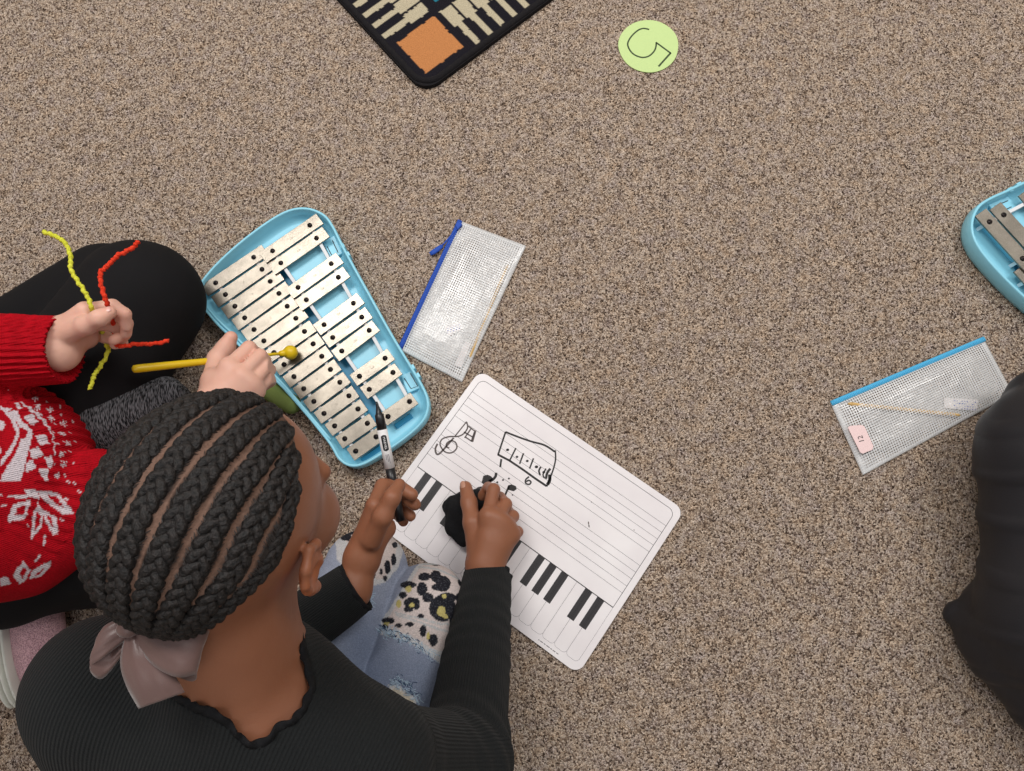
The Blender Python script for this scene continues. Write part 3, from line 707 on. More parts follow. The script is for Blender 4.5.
#PEOPLE
# ================================================================== PEOPLE
def frame(f, up):                    # columns forward, left, up
    u = nrm(up); f = nrm(np.asarray(f) - np.dot(f, u) * u); l = np.cross(u, f); return np.stack([f, l, u], 1)
SK_C, SK_R = np.array([-.010, 0, .016]), np.array([.089, .072, .078])
def head_sdf(s, HC, R, k=1.0):
    g = lambda *p: HC + R @ (np.array(p) * k)
    s.ell(g(*SK_C), SK_R * k, R, .004)
    s.ell(g(.030, 0, -.042), np.array([.053, .060, .062]) * k, R, .02)
    s.cap(g(.052, -.008, -.086), g(.052, .008, -.086), .019 * k, k=.02)
    for y in (-1, 1):
        s.ell(g(.048, y * .038, -.044), np.array([.031, .027, .033]) * k, R, .012)
        s.ell(g(.078, y * .030, -.014), np.array([.010, .015, .010]) * k, R, .006, 's')
        s.cap(g(.076, y * .012, .000), g(.066, y * .046, .002), .006 * k, k=.01)
        s.ell(g(.066, y * .030, -.016), np.array([.013, .014, .0115]) * k, R, .003)
        s.cap(g(.087, y * .0085, -.046), g(.082, y * .0095, -.046), .0062 * k, k=.004)
        # ear
        y0 = y * .0735; E = [(.010, .010), (.008, .022), (-.003, .029), (-.015, .023), (-.019, .009), (-.015, -.006), (-.008, -.018), (.000, -.027)]
        q = [g(-.004 + a, y0 + y * (.003 + .35 * max(0, -a)), -.020 + b_) for a, b_ in E]
        s.ell(g(-.008, y0 + y * .0035, -.020), np.array([.013, .0045, .024]) * k, R, .003)
        s.chain(q, [r * k for r in (.0026, .0034, .0038, .0038, .0036, .0034, .004, .0062)], .003)
        s.cap(g(.006, y0 + y * .003, -.018), g(.006, y0 + y * .003, -.026), .0035 * k, k=.003)
        s.ell(g(-.004, y0 + y * .010, -.022), np.array([.007, .006, .010]) * k, R, .003, 's')
    s.chain([g(.080, 0, -.008), g(.086, 0, -.028), g(.091, 0, -.044)], [.0055 * k, .0062 * k, .0078 * k], .008)
    s.ell(g(.078, 0, -.0655), np.array([.010, .021, .0052]) * k, R, .002)
    s.ell(g(.0765, 0, -.074), np.array([.010, .019, .0058]) * k, R, .002)
def eyes(root, HC, R, k=1.0):
    for y in (-1, 1):
        c = HC + R @ (np.array([.0668, y * .030, -.0172]) * k)
        b = MB(); b.sphere(c, .0112 * k, 20); e = b.build('eye', 'eye_white', root, smooth=True)
        b = MB(); b.sphere(c + R @ np.array([.0098, 0, -.001]) * k, .0050 * k, 14); b.build('iris', 'iris', e, smooth=True)
        b = MB(); pts = [HC + R @ (np.array([.0775 - .1 * abs(a - .3) ** 2 * 1.2, y * (.014 + .036 * a), .0035 + .006 * math.sin(a * 2.4)]) * k) for a in np.linspace(0, 1, 8)]
        b.tube(pts, [.001, .0022, .0026, .0026, .0024, .002, .0015, .0008], 6); b.build('eyebrow', 'fibre', root, smooth=True)
def finger(s, pts, r0, r1, k=.0022):
    n = len(pts); s.chain(pts, [r0 + (r1 - r0) * i / (n - 1) for i in range(n)], k)
def tintmap(V, N, spots):
    C = np.ones((len(V), 3))
    for c, r, col in spots:
        d = np.linalg.norm(V - np.asarray(c), axis=1); w = np.clip(1.3 - d / r, 0, 1)[:, None]; C = C * (1 - w) + np.array(col) * w * C
    return C
def nail(parent, c, d, n, m, w=.0042, L=.0052):
    d = nrm(d); n = nrm(n - np.dot(n, d) * d); l = np.cross(n, d); b = MB(); V = []
    for i in range(7):
        for j in range(7):
            a = (i - 3) / 3; e = (j - 3) / 3; q = max(1, math.hypot(a, e)) if abs(a) + abs(e) > 0 else 1
            a, e = a / q ** .6, e / q ** .6
            V.append(np.asarray(c) + d * e * L + l * a * w + n * (-.0016 * a * a - .0008 * e * e))
    b.add(V, [(i * 7 + j, (i + 1) * 7 + j, (i + 1) * 7 + j + 1, i * 7 + j + 1) for i in range(6) for j in range(6)])
    o = b.build('fingernail', m, parent, smooth=True); md = o.modifiers.new('t', 'SOLIDIFY'); md.thickness = .0007; md.offset = 0
def disp(V, Q, fn): return V + vnorm(V, Q) * fn(V)[:, None]

# ---------------------------------------------------------------- main girl
HK = .885; HC = P(225, 512, .44)
F0 = nrm([.46, .888, 0]); Rt0 = np.array([F0[1], -F0[0], 0])
HR = frame(F0, np.array([0, 0, 1.0]) + .70 * F0 - .06 * Rt0)
hl = lambda *p: HC + HR @ (np.array(p) * HK)
NB = P(238, 705, .365); SL = P(104, 690, .350); SR = P(366, 764, .340)
EL = P(175, 715, .18); WL = P(352, 590, .165); ER = P(462, 762, .21); WR = P(487.5, 580, .052)
PV = P(290, 900, .15)
LAT = nrm(SR - SL); SPN = nrm(NB - PV); NRM_ = nrm(np.cross(LAT, SPN)); TR = np.stack([LAT, SPN - LAT * (LAT @ SPN), NRM_], 1); TR[:, 1] = nrm(TR[:, 1]); TR[:, 2] = np.cross(TR[:, 0], TR[:, 1])
def torso(s, o, low=True):
    nb = NB + np.array([.0, -.005, -.035]); UB = NB * .68 + PV * .32; LB = NB * .38 + PV * .62
    s.chain([SL, nb, SR], [.044 + o, .056 + o, .044 + o], .03)
    s.ell(UB - TR[:, 0] * .012, np.array([.132, .12, .078]) + o, TR, .035)
    s.ell(LB - TR[:, 0] * .02, np.array([.132, .12, .080]) + o, TR, .03)
    if low: s.ell(PV, np.array([.115, .08, .085]) + o, TR, .03)
root = empty('person', (PV[0], PV[1], 0), 'girl with black cornrow braids and a mauve bow drawing on the whiteboard', 'person')
s = SDF((-.46, -.42, 0), (.02, .16, .60), .0019)
head_sdf(s, HC, HR, HK)
s.cap(hl(-.030, 0, -.035), NB + np.array([0, 0, -.01]), .046, .047, .02); s.cap(hl(.0, 0, -.06), NB + np.array([.006, .0, -.03]), .034, .038, .02)
torso(s, -.006)
s.chain([SL, EL, WL], [.034, .029, .0185], .02); s.chain([SR, ER, WR], [.034, .030, .0205], .02)
K = crop(340, 380, 3.505)
# right hand (pressing the eraser)
mc = {'i': K(520, 478, .066), 'm': K(552, 487, .067), 'r': K(582, 508, .062), 'p': K(600, 542, .055)}
w0 = K(505, 650, .055)
for a in mc.values(): s.cap(w0 + (a - w0) * .1, a, .016, .0100, .012)
s.cap(mc['i'], mc['p'], .0105, .0095, .008); s.cap(w0, K(535, 570, .055), .018, .02, .01); s.cap(WR, w0, .0215, .0185, .01)
finger(s, [mc['i'], K(538, 385, .052), K(520, 378, .036), K(498, 408, .026)], .0088, .0064)
finger(s, [mc['m'], K(580, 436, .051), K(560, 412, .032), K(535, 440, .024)], .0086, .0066)
finger(s, [mc['r'], K(606, 478, .046), K(590, 462, .028), K(566, 480, .022)], .0082, .0062)
finger(s, [mc['p'], K(622, 532, .040), K(604, 520, .026), K(580, 526, .021)], .0076, .0056)
thR = [K(478, 585, .055), K(464, 500, .056), K(452, 430, .046), K(441, 376, .036)]
finger(s, thR, .0120, .0078, .006)
# left hand (holding the marker)
mc = {'i': K(122, 440, .192), 'm': K(120, 462, .176), 'r': K(126, 486, .160), 'p': K(136, 506, .146)}
w1 = K(78, 622, .165); s.cap(WL, w1, .0185, .0165, .01)
for a in mc.values(): s.cap(w1, a, .0140, .0092, .010)
s.cap(K(110, 560, .165), K(160, 520, .155), .013, .011, .012)
finger(s, [mc['i'], K(150, 372, .172), K(205, 372, .156), K(252, 402, .160)], .0088, .0068)
finger(s, [mc['m'], K(150, 398, .155), K(215, 402, .140), K(262, 436, .146)], .0086, .0068)
finger(s, [mc['r'], K(158, 430, .140), K(215, 440, .126), K(246, 476, .132)], .0080, .0064)
finger(s, [mc['p'], K(170, 462, .128), K(205, 470, .116), K(222, 496, .120)], .0074, .0058)
thL = [K(112, 560, .185), K(150, 478, .203), K(182, 412, .208), K(207, 368, .199)]
finger(s, thL, .0105, .0068, .006)
V, Q = s.mesh(); N = vnorm(V, Q)
C = tintmap(V, N, [(hl(.078, 0, -.07), .02, (.8, .55, .55)), (hl(-.01, -.075, -.02), .024, (1.5, 1.2, .95)), (hl(-.01, .075, -.02), .02, (1.1, .95, .9))])  # lips redder; orange light through the ears put into their tint
C *= (1 + .06 * snoise(V, 60, 2)[:, None])
body = mesh_np('body', V, Q, 'skin_dark', root, attrs={'tint': C})
eyes(root, HC, HR, HK)
nail(root, thL[3] + np.array([0, .0, .0066]), thL[3] - thL[2], np.array([.0, -.1, 1]), 'nail_d', .0046, .0056)
nail(root, thR[3] + np.array([-.004, .003, .0066]), thR[3] - thR[2], np.array([-.6, .2, 1]), 'nail_d', .004, .005)
# hair : scalp cap with partings, braids
def hdir(th, la): return np.array([math.cos(la) * math.cos(th), math.sin(la), math.cos(la) * math.sin(th)])
def wfun(t): return (.80 + .20 * min(1, t / .25)) if t < .55 else 1 - (1 - .16) * ((t - .55) / .45) ** 1.5
TH0, TH1 = 40, 214
def scp(t, lam, off):
    th = TH0 + (TH1 - TH0) * t; side = abs(lam) / 84; th0 = TH0 + 42 * side ** 2; th1 = TH1
    th = math.radians(th0 + (th1 - th0) * t); la = math.radians(lam * wfun(t))
    return HC + HR @ (HK * (SK_C + (SK_R + off) * hdir(th, la)))
NBR = 9; SPC = 16.5; LAMS = [-66 + SPC * i for i in range(NBR)]; LM = 66 + SPC / 2
nt, nl_ = 130, 220; Vh = []; Ch = []
for i in range(nt + 1):
    t = i / nt
    for j in range(nl_ + 1):
        lam = -LM + 2 * LM * j / nl_; edge = min(1, t / .03, (1 - t) / .02, (LM - abs(lam)) / 4)
        f = ((lam + LM) % SPC) / SPC; d = min(f, 1 - f)              # 0 at parting
        Vh.append(scp(t, lam, .0005 + .0028 * max(edge, 0) * (.35 + .65 * min(1, d * 4))))
        Ch.append((d, t, lam))
Ch = np.array(Ch); Vh = np.array(Vh)
jn = snoise(Vh, 260, 5, 3) * .06
pt_ = np.clip(1 - (Ch[:, 0] + jn * 1.6 - .08) / .13, 0, 1)[:, None]
CH = L3((34, 27, 25)) * (1 - pt_) + L3((122, 94, 80)) * pt_
idx = np.arange((nt + 1) * (nl_ + 1)).reshape(nt + 1, nl_ + 1); Qh = np.stack([idx[:-1, :-1], idx[1:, :-1], idx[1:, 1:], idx[:-1, 1:]], -1).reshape(-1, 4)
hair = mesh_np('hair', Vh, Qh, 'scalp', root, attrs={'col': CH})
hair.modifiers.new('t', 'SOLIDIFY').thickness = .001
for bi, lam in enumerate(LAMS):
    pts = np.array([scp(t, lam, .0035) for t in np.linspace(.015, 1, 160)])
    seg = np.r_[0, np.cumsum(np.linalg.norm(np.diff(pts, axis=0), axis=1))]; L = seg[-1]; ns = int(L / .0016)
    P3 = np.stack([np.interp(np.linspace(0, L, ns), seg, pts[:, k]) for k in range(3)], 1); cs = HC + HR @ (SK_C * HK)
    b = MB(); W = .0045 if abs(lam) < 60 else .0032
    for st in range(3):
        path = []; rr = []
        for i in range(ns):
            a = 2 * PI * (i * L / ns) / .0245 + st * 2 * PI / 3; T = nrm(P3[min(i + 1, ns - 1)] - P3[max(i - 1, 0)])
            n_ = nrm(P3[i] - cs); sd = nrm(np.cross(n_, T)); q = i / ns
            ta = min(1, q / .06 + .35) * (1 - .35 * max(0, q - .7) / .3)
            path.append(P3[i] + sd * W * ta * math.sin(a) + n_ * (.0011 * math.sin(2 * a) + .0002) * ta); rr.append((.0034 if abs(lam) < 60 else .0025) * ta * (1 + .09 * random.uniform(-1, 1)))
        b.tube(path, rr, 8)
    b.build('braid', 'hair', hair, smooth=True)
# loose roots bridging parting to braid
b = MB()
for i in range(8500):
    t = random.uniform(.01, .93); pi_ = random.randrange(NBR + 1); l0 = -LM + SPC * pi_; sgn = random.choice((-1, 1)) if 0 < pi_ < NBR else (1 if pi_ == 0 else -1)
    l0 += random.uniform(-.5, 2.2) * sgn; l1 = l0 + sgn * random.uniform(3.5, 6); t2 = t + random.uniform(.012, .035)
    A_ = scp(t, l0, .0012); B_ = scp(min(1, (t + t2) / 2), (l0 + l1) / 2, .0042); C_ = scp(min(1, t2), l1, .0052)
    b.tube([A_, B_, C_], [.00016, .00024, .00018], 3)
fz = b.build('hair_roots', 'fibre', hair); fz['kind'] = 'stuff'
# bow
BC = hl(-.088, -.004, -.052); bn = nrm(HR @ np.array([-.75, -.12, -.02]) + np.array([0, 0, .35])); bx = nrm(np.cross(P(170, 640, .45) - P(110, 610, .45), bn)); 
vx = nrm(P(180, 610, .46) - P(100, 610, .46)); vy = nrm(P(130, 570, .46) - P(130, 660, .46)); vz = np.array([0, 0, 1.])
BC = hl(-.090, -.004, -.045); BC = BC + nrm(CAM - BC) * .016; BC = P(131, 628, BC[2])
bowp = lambda x, y, z: BC + 1.22 * (vx * x + vy * y + vz * z)
bow = None
def loop(pts, widths, name, parent):
    # pts: centreline (x,y,z), widths: half-width vectors
    P_ = spline([np.array(p) for p in pts], 6); Wd = spline([np.array(p) for p in widths], 6); V_ = []
    m_ = 9
    for i, (p, w_) in enumerate(zip(P_, Wd)):
        for j in range(m_):
            a = (j / (m_ - 1)) * 2 - 1; rip = .0006 * math.sin(a * 7 + i * .35)
            V_.append(bowp(*(p + w_ * a + np.array([0, 0, rip - .0025 * a * a]))))
    n_ = len(P_); Fs = [(i * m_ + j, (i + 1) * m_ + j, (i + 1) * m_ + j + 1, i * m_ + j + 1) for i in range(n_ - 1) for j in range(m_ - 1)]
    b = MB(); b.add(V_, Fs); o = b.build(name, 'satin', parent, smooth=True); sd = o.modifiers.new('t', 'SOLIDIFY'); sd.thickness = .0007; return o
b = MB(); b.sphere(bowp(0, 0, .003), .0062, 14, sc=(1.15, .9, .8)); bow = b.build('hair_bow', 'satin', root, smooth=True); bow['label'] = 'mauve satin ribbon bow'
ex_ = lambda *p: np.array(p)
loop([(0, .001, 0), (-.006, .016, .004), (-.009, .030, .006), (-.011, .034, .001), (-.012, .028, -.006), (-.006, .012, -.006), (0, 0, -.002)], [(.004, .001, 0), (.010, .003, 0), (.011, .003, 0), (.011, .003, 0), (.010, .003, .0), (.008, .002, 0), (.003, 0, 0)], 'loop', bow)
loop([(0, 0, 0), (.014, -.006, .005), (.028, -.010, .006), (.036, -.011, .001), (.030, -.014, -.007), (.014, -.010, -.006), (0, -.002, -.002)], [(.001, .004, 0), (.003, .010, 0), (.004, .013, 0), (.004, .012, 0), (.004, .013, 0), (.003, .010, 0), (0, .003, 0)], 'loop', bow)
loop([(0, 0, -.001), (-.010, .012, -.004), (-.019, .024, -.006), (-.022, .030, -.008)], [(.003, .003, 0), (.006, .004, .001), (.007, .003, .002), (.006, .002, .002)], 'tail', bow)
loop([(0, 0, .001), (.007, .011, .004), (.011, .024, .005), (.012, .035, .003)], [(.003, -.002, 0), (.008, -.002, 0), (.006, 0, 0), (.0006, 0, 0)], 'tail', bow)
loop([(0, 0, 0), (-.010, -.005, .004), (-.018, -.010, .003), (-.014, -.017, -.003), (-.004, -.008, -.003)], [(.001, .004, 0), (.003, .009, 0), (.003, .009, 0), (.004, .008, 0), (.002, .004, 0)], 'loop', bow)
loop([(0, -.001, 0), (.004, -.014, .003), (.009, -.026, .001), (.012, -.036, -.004)], [(.004, .001, 0), (.009, .002, 0), (.012, .003, 0), (.012, .004, 0)], 'tail', bow)
# shirt
s = SDF((-.50, -.46, 0), (.02, .06, .50), .0024)
torso(s, .003)
s.chain([SL, EL, WL + nrm(WL - EL) * .04], [.043, .040, .0255], .022); s.chain([SR, ER, WR + nrm(WR - ER) * .04], [.044, .042, .0265], .022)
s.cap(SL, SL * .4 + EL * .6 + np.array([-.03, -.05, .02]), .045, .04, .03)
s.cap(NB - [0, 0, .02], NB + (hl(-.02, 0, -.06) - NB) * .3, .05, .05, .02)
pre = s.v.copy()
ncut = P(228, 680, .40); axd = nrm(CAM - ncut); cq = nrm(np.cross((0, 1, 0), axd)); cp = np.cross(axd, cq)
def hit(u, v):
    d = nrm(P(u, v, 0) - CAM); L = CAM + d * np.linspace(.40, .85, 500)[:, None]; w_ = s.sample(L); k_ = np.argmax(w_ < 0); return L[k_]
nlp = [hit(*p) for p in ((137, 655), (150, 678), (162, 689), (188, 706), (223, 722), (239, 739), (254, 748), (269, 742), (279, 730), (298, 720), (309, 702), (314, 684), (306, 655), (296, 625), (262, 590), (215, 585), (160, 610))]
pl2 = np.array([((p - ncut) @ cq, (p - ncut) @ cp) for p in nlp]); pl2 = np.array([q[:2] for q in spline([np.array([*q, 0]) for q in pl2], 6, True)])
cum = np.r_[0, np.cumsum(np.linalg.norm(np.roll(pl2, -1, 0) - pl2, axis=1))]; pc_ = np.r_[pl2, pl2[:1]]; tt_ = np.linspace(0, cum[-1], 200, endpoint=False)
pl2 = np.stack([np.interp(tt_, cum, pc_[:, 0]), np.interp(tt_, cum, pc_[:, 1])], 1)
sl_, (X_, Y_, Z_) = s.box(ncut - .12, ncut + .12); rx, ry, rz = X_ - ncut[0], Y_ - ncut[1], Z_ - ncut[2]
ca_ = rx * cq[0] + ry * cq[1] + rz * cq[2]; cb_ = rx * cp[0] + ry * cp[1] + rz * cp[2]; hh = rx * axd[0] + ry * axd[1] + rz * axd[2]
gx_ = np.arange(-.17, .1701, .001); GU, GV = np.meshgrid(gx_, gx_, indexing='ij'); gp = np.stack([GU.ravel(), GV.ravel()], 1)
gd = np.min(np.linalg.norm(gp[:, None, :] - pl2[None, ::2], axis=2), axis=1) * np.where(inpoly(gp, [tuple(q) for q in pl2]), -1, 1); gd = gd.reshape(GU.shape)
ia = np.clip(((ca_ + .17) / .001), 0, 339); ib = np.clip(((cb_ + .17) / .001), 0, 339); i0 = np.minimum(ia.astype(int), 338); j0 = np.minimum(ib.astype(int), 338); fa, fb = ia - i0, ib - j0
dd_ = gd[i0, j0] * (1 - fa) * (1 - fb) + gd[i0 + 1, j0] * fa * (1 - fb) + gd[i0, j0 + 1] * (1 - fa) * fb + gd[i0 + 1, j0 + 1] * fa * fb
s.comb(sl_, np.maximum(dd_, -.05 - hh).astype(np.float32), 0, 's')
for w_, e_ in ((WL, EL), (WR, ER)):
    d_ = nrm(w_ - e_); e1 = w_ - d_ * .006; s.cap(e1 + d_ * .052, e1 + d_ * .08, .05, .05, .0, 's')
V, Q = s.mesh()
def ribcoord(V):
    segs = [(SL, EL), (EL, WL), (SR, ER), (ER, WR)]; r = (V - NB) @ LAT * 1.0 + .15 * ((V - NB) @ TR[:, 2]); best = np.full(len(V), .048)
    for a, b_ in segs:
        ab = b_ - a; t = np.clip(((V - a) @ ab) / (ab @ ab), 0, 1); d = np.linalg.norm(V - a - t[:, None] * ab, axis=1); m_ = (d < best) & (t > .12); best = np.where(m_, d, best)
        q = nrm(np.cross(ab, (0, 0, 1))); p2 = np.cross(q, nrm(ab)); rel = V - a; an_ = np.arctan2(rel @ q, rel @ p2); r = np.where(m_, an_ * .038, r)
    return r
def wr_shirt(V):
    f = .0012 * snoise(V, 45, 8, 3)
    for c_, d_, r_, am, fr in ((ER, nrm(SR - ER) + nrm(WR - ER) * -1, .075, .0035, 260), (EL, nrm(SL - EL) - nrm(WL - EL), .07, .003, 240), (SR, nrm(ER - SR), .07, .0025, 200), (ER * .35 + WR * .65, nrm(WR - ER), .09, .0011, 300)):
        w_ = np.clip(1 - np.linalg.norm(V - c_, axis=1) / r_, 0, 1); f += am * w_ * np.sin((V @ nrm(d_)) * fr + 1.5 * snoise(V, 30, 3, 1))
    return f
rc = ribcoord(V); V = disp(V, Q, wr_shirt)
sp = (snoise(V, 900, 4, 2) > 1.35)[:, None]
CS = np.tile(L3((29, 31, 32)), (len(V), 1)); CS = np.where(sp, L3((80, 82, 84)), CS)
shirt = mesh_np('shirt', V, Q, 'rib_black', root, attrs={'col': CS, 'rib': rc})
# lettuce-edge ruffles
def ruffle(pts, out, amp, wid, name='ruffle'):
    n_ = len(pts); V_ = []
    for i in range(n_):
        ph = i * 2 * PI / 9 + .8 * math.sin(i * .21)
        for j in range(3): V_.append(pts[i] + out[i][0] * wid * (j - .4) / 2 + out[i][1] * amp * math.sin(ph) * j / 2)
    Fs = [(i * 3 + j, ((i + 1) % n_) * 3 + j, ((i + 1) % n_) * 3 + j + 1, i * 3 + j + 1) for i in range(n_) for j in range(2)]
    o = mesh_np(name, V_, Fs, 'felt', shirt); sd = o.modifiers.new('t', 'SOLIDIFY'); sd.thickness = .0016; sd.offset = 0; return o
keep = s.v; s.v = pre; pts = []; out = []; hs = np.linspace(.10, -.05, 300); ce_ = pl2.mean(0)
for q in pl2:
    L = ncut + cq * q[0] + cp * q[1] + axd * hs[:, None]; v = s.sample(L); k_ = np.argmax(v < 0) if (v < 0).any() else 299; rd = nrm(cq * (q[0] - ce_[0]) + cp * (q[1] - ce_[1]))
    pts.append(L[k_]); out.append((-rd * .7 + axd * .6, nrm(axd + rd * .3)))
s.v = keep; pts = np.array(pts)
for _ in range(5): pts = (np.roll(pts, 1, 0) + pts * 2 + np.roll(pts, -1, 0)) / 4
ruffle(pts, out, .0036, .0075)
for w_, e_, r_ in ((WL, EL, .0262), (WR, ER, .0272)):
    d_ = nrm(w_ - e_); c_ = w_ + d_ * .0015; q = nrm(np.cross(d_, (0, 0, 1))); p2 = np.cross(q, d_); n_ = 108
    ruffle([c_ + (q * math.cos(2 * PI * i / n_) + p2 * math.sin(2 * PI * i / n_)) * r_ for i in range(n_)], [(d_, q * math.cos(2 * PI * i / n_) + p2 * math.sin(2 * PI * i / n_)) for i in range(n_)], .0018, .0065)
# jeans
KR = P(426, 607, .055); KL = P(366, 572, .055); HRt = PV + LAT * .055 + [0, 0, .0]; HLt = PV - LAT * .055 + [0, 0, .0]
AR = KR + nrm(HRt - KR) * .25; AR[2] = .036; ALk = KL + nrm(HLt - KL) * .26; ALk[2] = .036
s = SDF((-.46, -.50, 0), (0, .08, .28), .0015)
s.ell(PV - [0, 0, .01], (.118, .09, .085), TR, .01)
for k_, h_, a_ in ((KR, HRt, AR), (KL, HLt, ALk)):
    s.cap(k_ + [0, 0, .004], h_, .050, .070, .004); s.cap(k_ - [0, 0, .004], a_, .046, .033, .004)
s.floor(.001)
V, Q = s.mesh(); N = vnorm(V, Q)
def wr_j(V):
    f = .0010 * snoise(V, 60, 18, 3)
    for k_, d_ in ((KR, nrm(HRt - KR)), (KL, nrm(HLt - KL))):
        w_ = np.clip(1 - np.linalg.norm(V - k_ - d_ * .03, axis=1) / .07, 0, 1); f += .0009 * w_ * np.sin((V @ d_) * 420 + 2 * snoise(V, 50, 3, 1))
    return f
V = disp(V, Q, wr_j)
U = proj(V); upm = ((CAM - V) * N).sum(1) > 0
den = L3((112, 127, 156)); dl = L3((178, 185, 204)); nz = snoise(V, 40, 21, 3)[:, None] * .25
k_ = np.clip(np.minimum(np.linalg.norm(V - KR, axis=1), np.linalg.norm(V - KL, axis=1)) / .17, 0, 1)[:, None]
CJ = dl * (1 - np.clip(k_ + nz, 0, 1)) + den * np.clip(k_ + nz, 0, 1)
JK = lambda L: [(300 + x / 4.06, 530 + y / 4.06) for x, y in L]
U2 = U + np.stack([snoise(V, 500, 31, 2), snoise(V, 500, 32, 2)], 1) * .45
white = L3((214, 214, 216)); pinkb = L3((222, 208, 204)); blk = L3((34, 34, 42)); yel = L3((206, 192, 120))
def paint(poly, col, extra=None):
    m_ = inpoly(U2, JK(poly)) & upm
    CJ[m_] = col
paint([(470, 150), (520, 108), (600, 105), (660, 140), (690, 200), (690, 300), (668, 420), (630, 545), (590, 560), (520, 505), (430, 450), (325, 425), (330, 370), (395, 270)], white)
paint([(480, 160), (530, 120), (600, 122), (655, 160), (672, 220), (660, 300), (650, 400), (608, 500), (540, 485), (440, 425), (345, 400), (350, 370), (405, 280)], pinkb)
paint([(140, 0), (420, 0), (425, 60), (400, 150), (345, 215), (300, 225), (225, 200), (150, 120)], white)
paint([(150, 0), (400, 0), (395, 60), (380, 140), (345, 195), (310, 200), (270, 150)], pinkb)
paint([(355, 628), (400, 632), (480, 690), (462, 718), (400, 690)], white); paint([(362, 640), (400, 645), (466, 695), (455, 708), (405, 680)], L3((214, 204, 186)))
for x, y, a, b_ in [(505, 190, 24, 16), (552, 188, 20, 22), (580, 218, 28, 30), (560, 232, 22, 14), (495, 240, 20, 26), (520, 275, 22, 18), (440, 222, 30, 14), (418, 265, 16, 14), (455, 296, 32, 20), (440, 320, 18, 12), (578, 318, 50, 50), (598, 275, 32, 20), (645, 275, 12, 18), (657, 208, 14, 20), (490, 350, 12, 11), (358, 368, 24, 12), (400, 388, 14, 8), (345, 392, 12, 8), (500, 410, 13, 22), (540, 448, 17, 24), (615, 362, 10, 20), (652, 330, 12, 26), (600, 490, 11, 18), (446, 384, 18, 9), (550, 130, 28, 14), (630, 148, 32, 12), (640, 405, 9, 18), (400, 300, 10, 8), (470, 300, 16, 22),
                    (185, 28, 22, 14), (220, 12, 30, 8), (355, 150, 12, 26), (380, 120, 10, 22), (345, 195, 8, 10), (330, 170, 6, 12), (215, 45, 18, 5), (300, 180, 8, 14), (385, 60, 10, 12)]:
    q_ = (U2 - np.array(JK([(x, y)])[0])) / np.array([a / 3.75, b_ / 3.75]) ; m_ = ((q_ ** 2).sum(1) < 1) & upm; CJ[m_] = blk
for x, y, a, b_ in [(574, 330, 17, 20), (590, 350, 12, 8), (440, 240, 12, 14), (455, 305, 12, 8), (402, 300, 10, 16), (352, 380, 10, 6), (520, 430, 7, 16), (585, 268, 10, 8), (625, 165, 12, 6), (605, 515, 6, 12)]:
    q_ = (U2 - np.array(JK([(x, y)])[0])) / np.array([a / 4.06, b_ / 4.06]); m_ = ((q_ ** 2).sum(1) < 1) & upm; CJ[m_] = yel
for a, b_ in (((390, 335), (470, 355)), ((470, 355), (560, 380)), ((560, 380), (645, 385)), ((395, 345), (480, 372)), ((480, 372), (560, 402)), ((560, 402), (640, 420)), ((480, 150), (560, 160)), ((560, 160), (650, 200)), ((500, 140), (600, 135)), ((600, 135), (665, 190))):
    a_, c_ = JK([a, b_]); m_ = (segd(U2, a_, c_) < .9) & upm; CJ[m_] = L3((196, 198, 200))
jeans = mesh_np('jeans', V, Q, 'denim', root, attrs={'col': CJ})
# frayed threads along rips
def surf_z(u, v):
    d = nrm(P(u, v, 0) - CAM); t_ = np.linspace(.55, .98, 300); L = CAM + d * t_[:, None]; vv = s.sample(L); i = np.argmax(vv < 0) if (vv < 0).any() else -1
    return L[i]
def frays(line, n_, name, spread=9, m='thread'):
    b = MB(); line = JK(line)
    for i in range(n_):
        k_ = random.random() * (len(line) - 1); j = int(k_); f = k_ - j; u = line[j][0] * (1 - f) + line[j + 1][0] * f + random.uniform(-1.5, 1.5); v = line[j][1] * (1 - f) + line[j + 1][1] * f + random.uniform(-3, 3)
        p0 = surf_z(u, v); a = random.uniform(0, 2 * PI); p1 = surf_z(u + spread / 2 * math.cos(a) * .8, v + spread / 2 * math.sin(a)); p2 = surf_z(u + spread * .7 * math.cos(a + random.uniform(-1, 1)), v + spread * .7 * math.sin(a + .4))
        if max(np.linalg.norm(p1 - p0), np.linalg.norm(p2 - p1)) > .02: continue
        up_ = np.array([0, 0, .0010]); b.tube([p0 + up_ * .3, p1 + up_ * random.uniform(.8, 2), p2 + up_], .00035, 4)
    o = b.build(name, m, jeans); o['kind'] = 'stuff'
frays([(330, 412), (380, 420), (430, 440), (520, 500), (600, 545)], 130, 'frayed_threads', 8); frays([(335, 408), (430, 436), (520, 496), (600, 540)], 70, 'frayed_threads', 7, 'thread_d')
frays([(385, 610), (430, 630), (478, 690)], 60, 'frayed_threads', 8); frays([(395, 600), (440, 620), (470, 670)], 25, 'frayed_threads', 9, 'thread_d')
frays([(255, 210), (275, 250), (290, 300)], 50, 'frayed_threads', 8); frays([(600, 540), (640, 440), (650, 400)], 25, 'frayed_threads', 6)
# socks
for a_, k_ in ((AR, KR), (ALk, KL)):
    s2 = SDF(a_ - [.1, .14, .06], a_ + [.1, .06, .08], .003); d_ = nrm([*(a_ - k_)[:2], 0]); s2.chain([a_, a_ + d_ * .03 - [0, 0, .006], a_ + d_ * .075 - [0, 0, .012]], [.027, .026, .018], .01); s2.floor(.001)
    V, Q = s2.mesh(); mesh_np('sock', V, Q, 'white_rail', root)

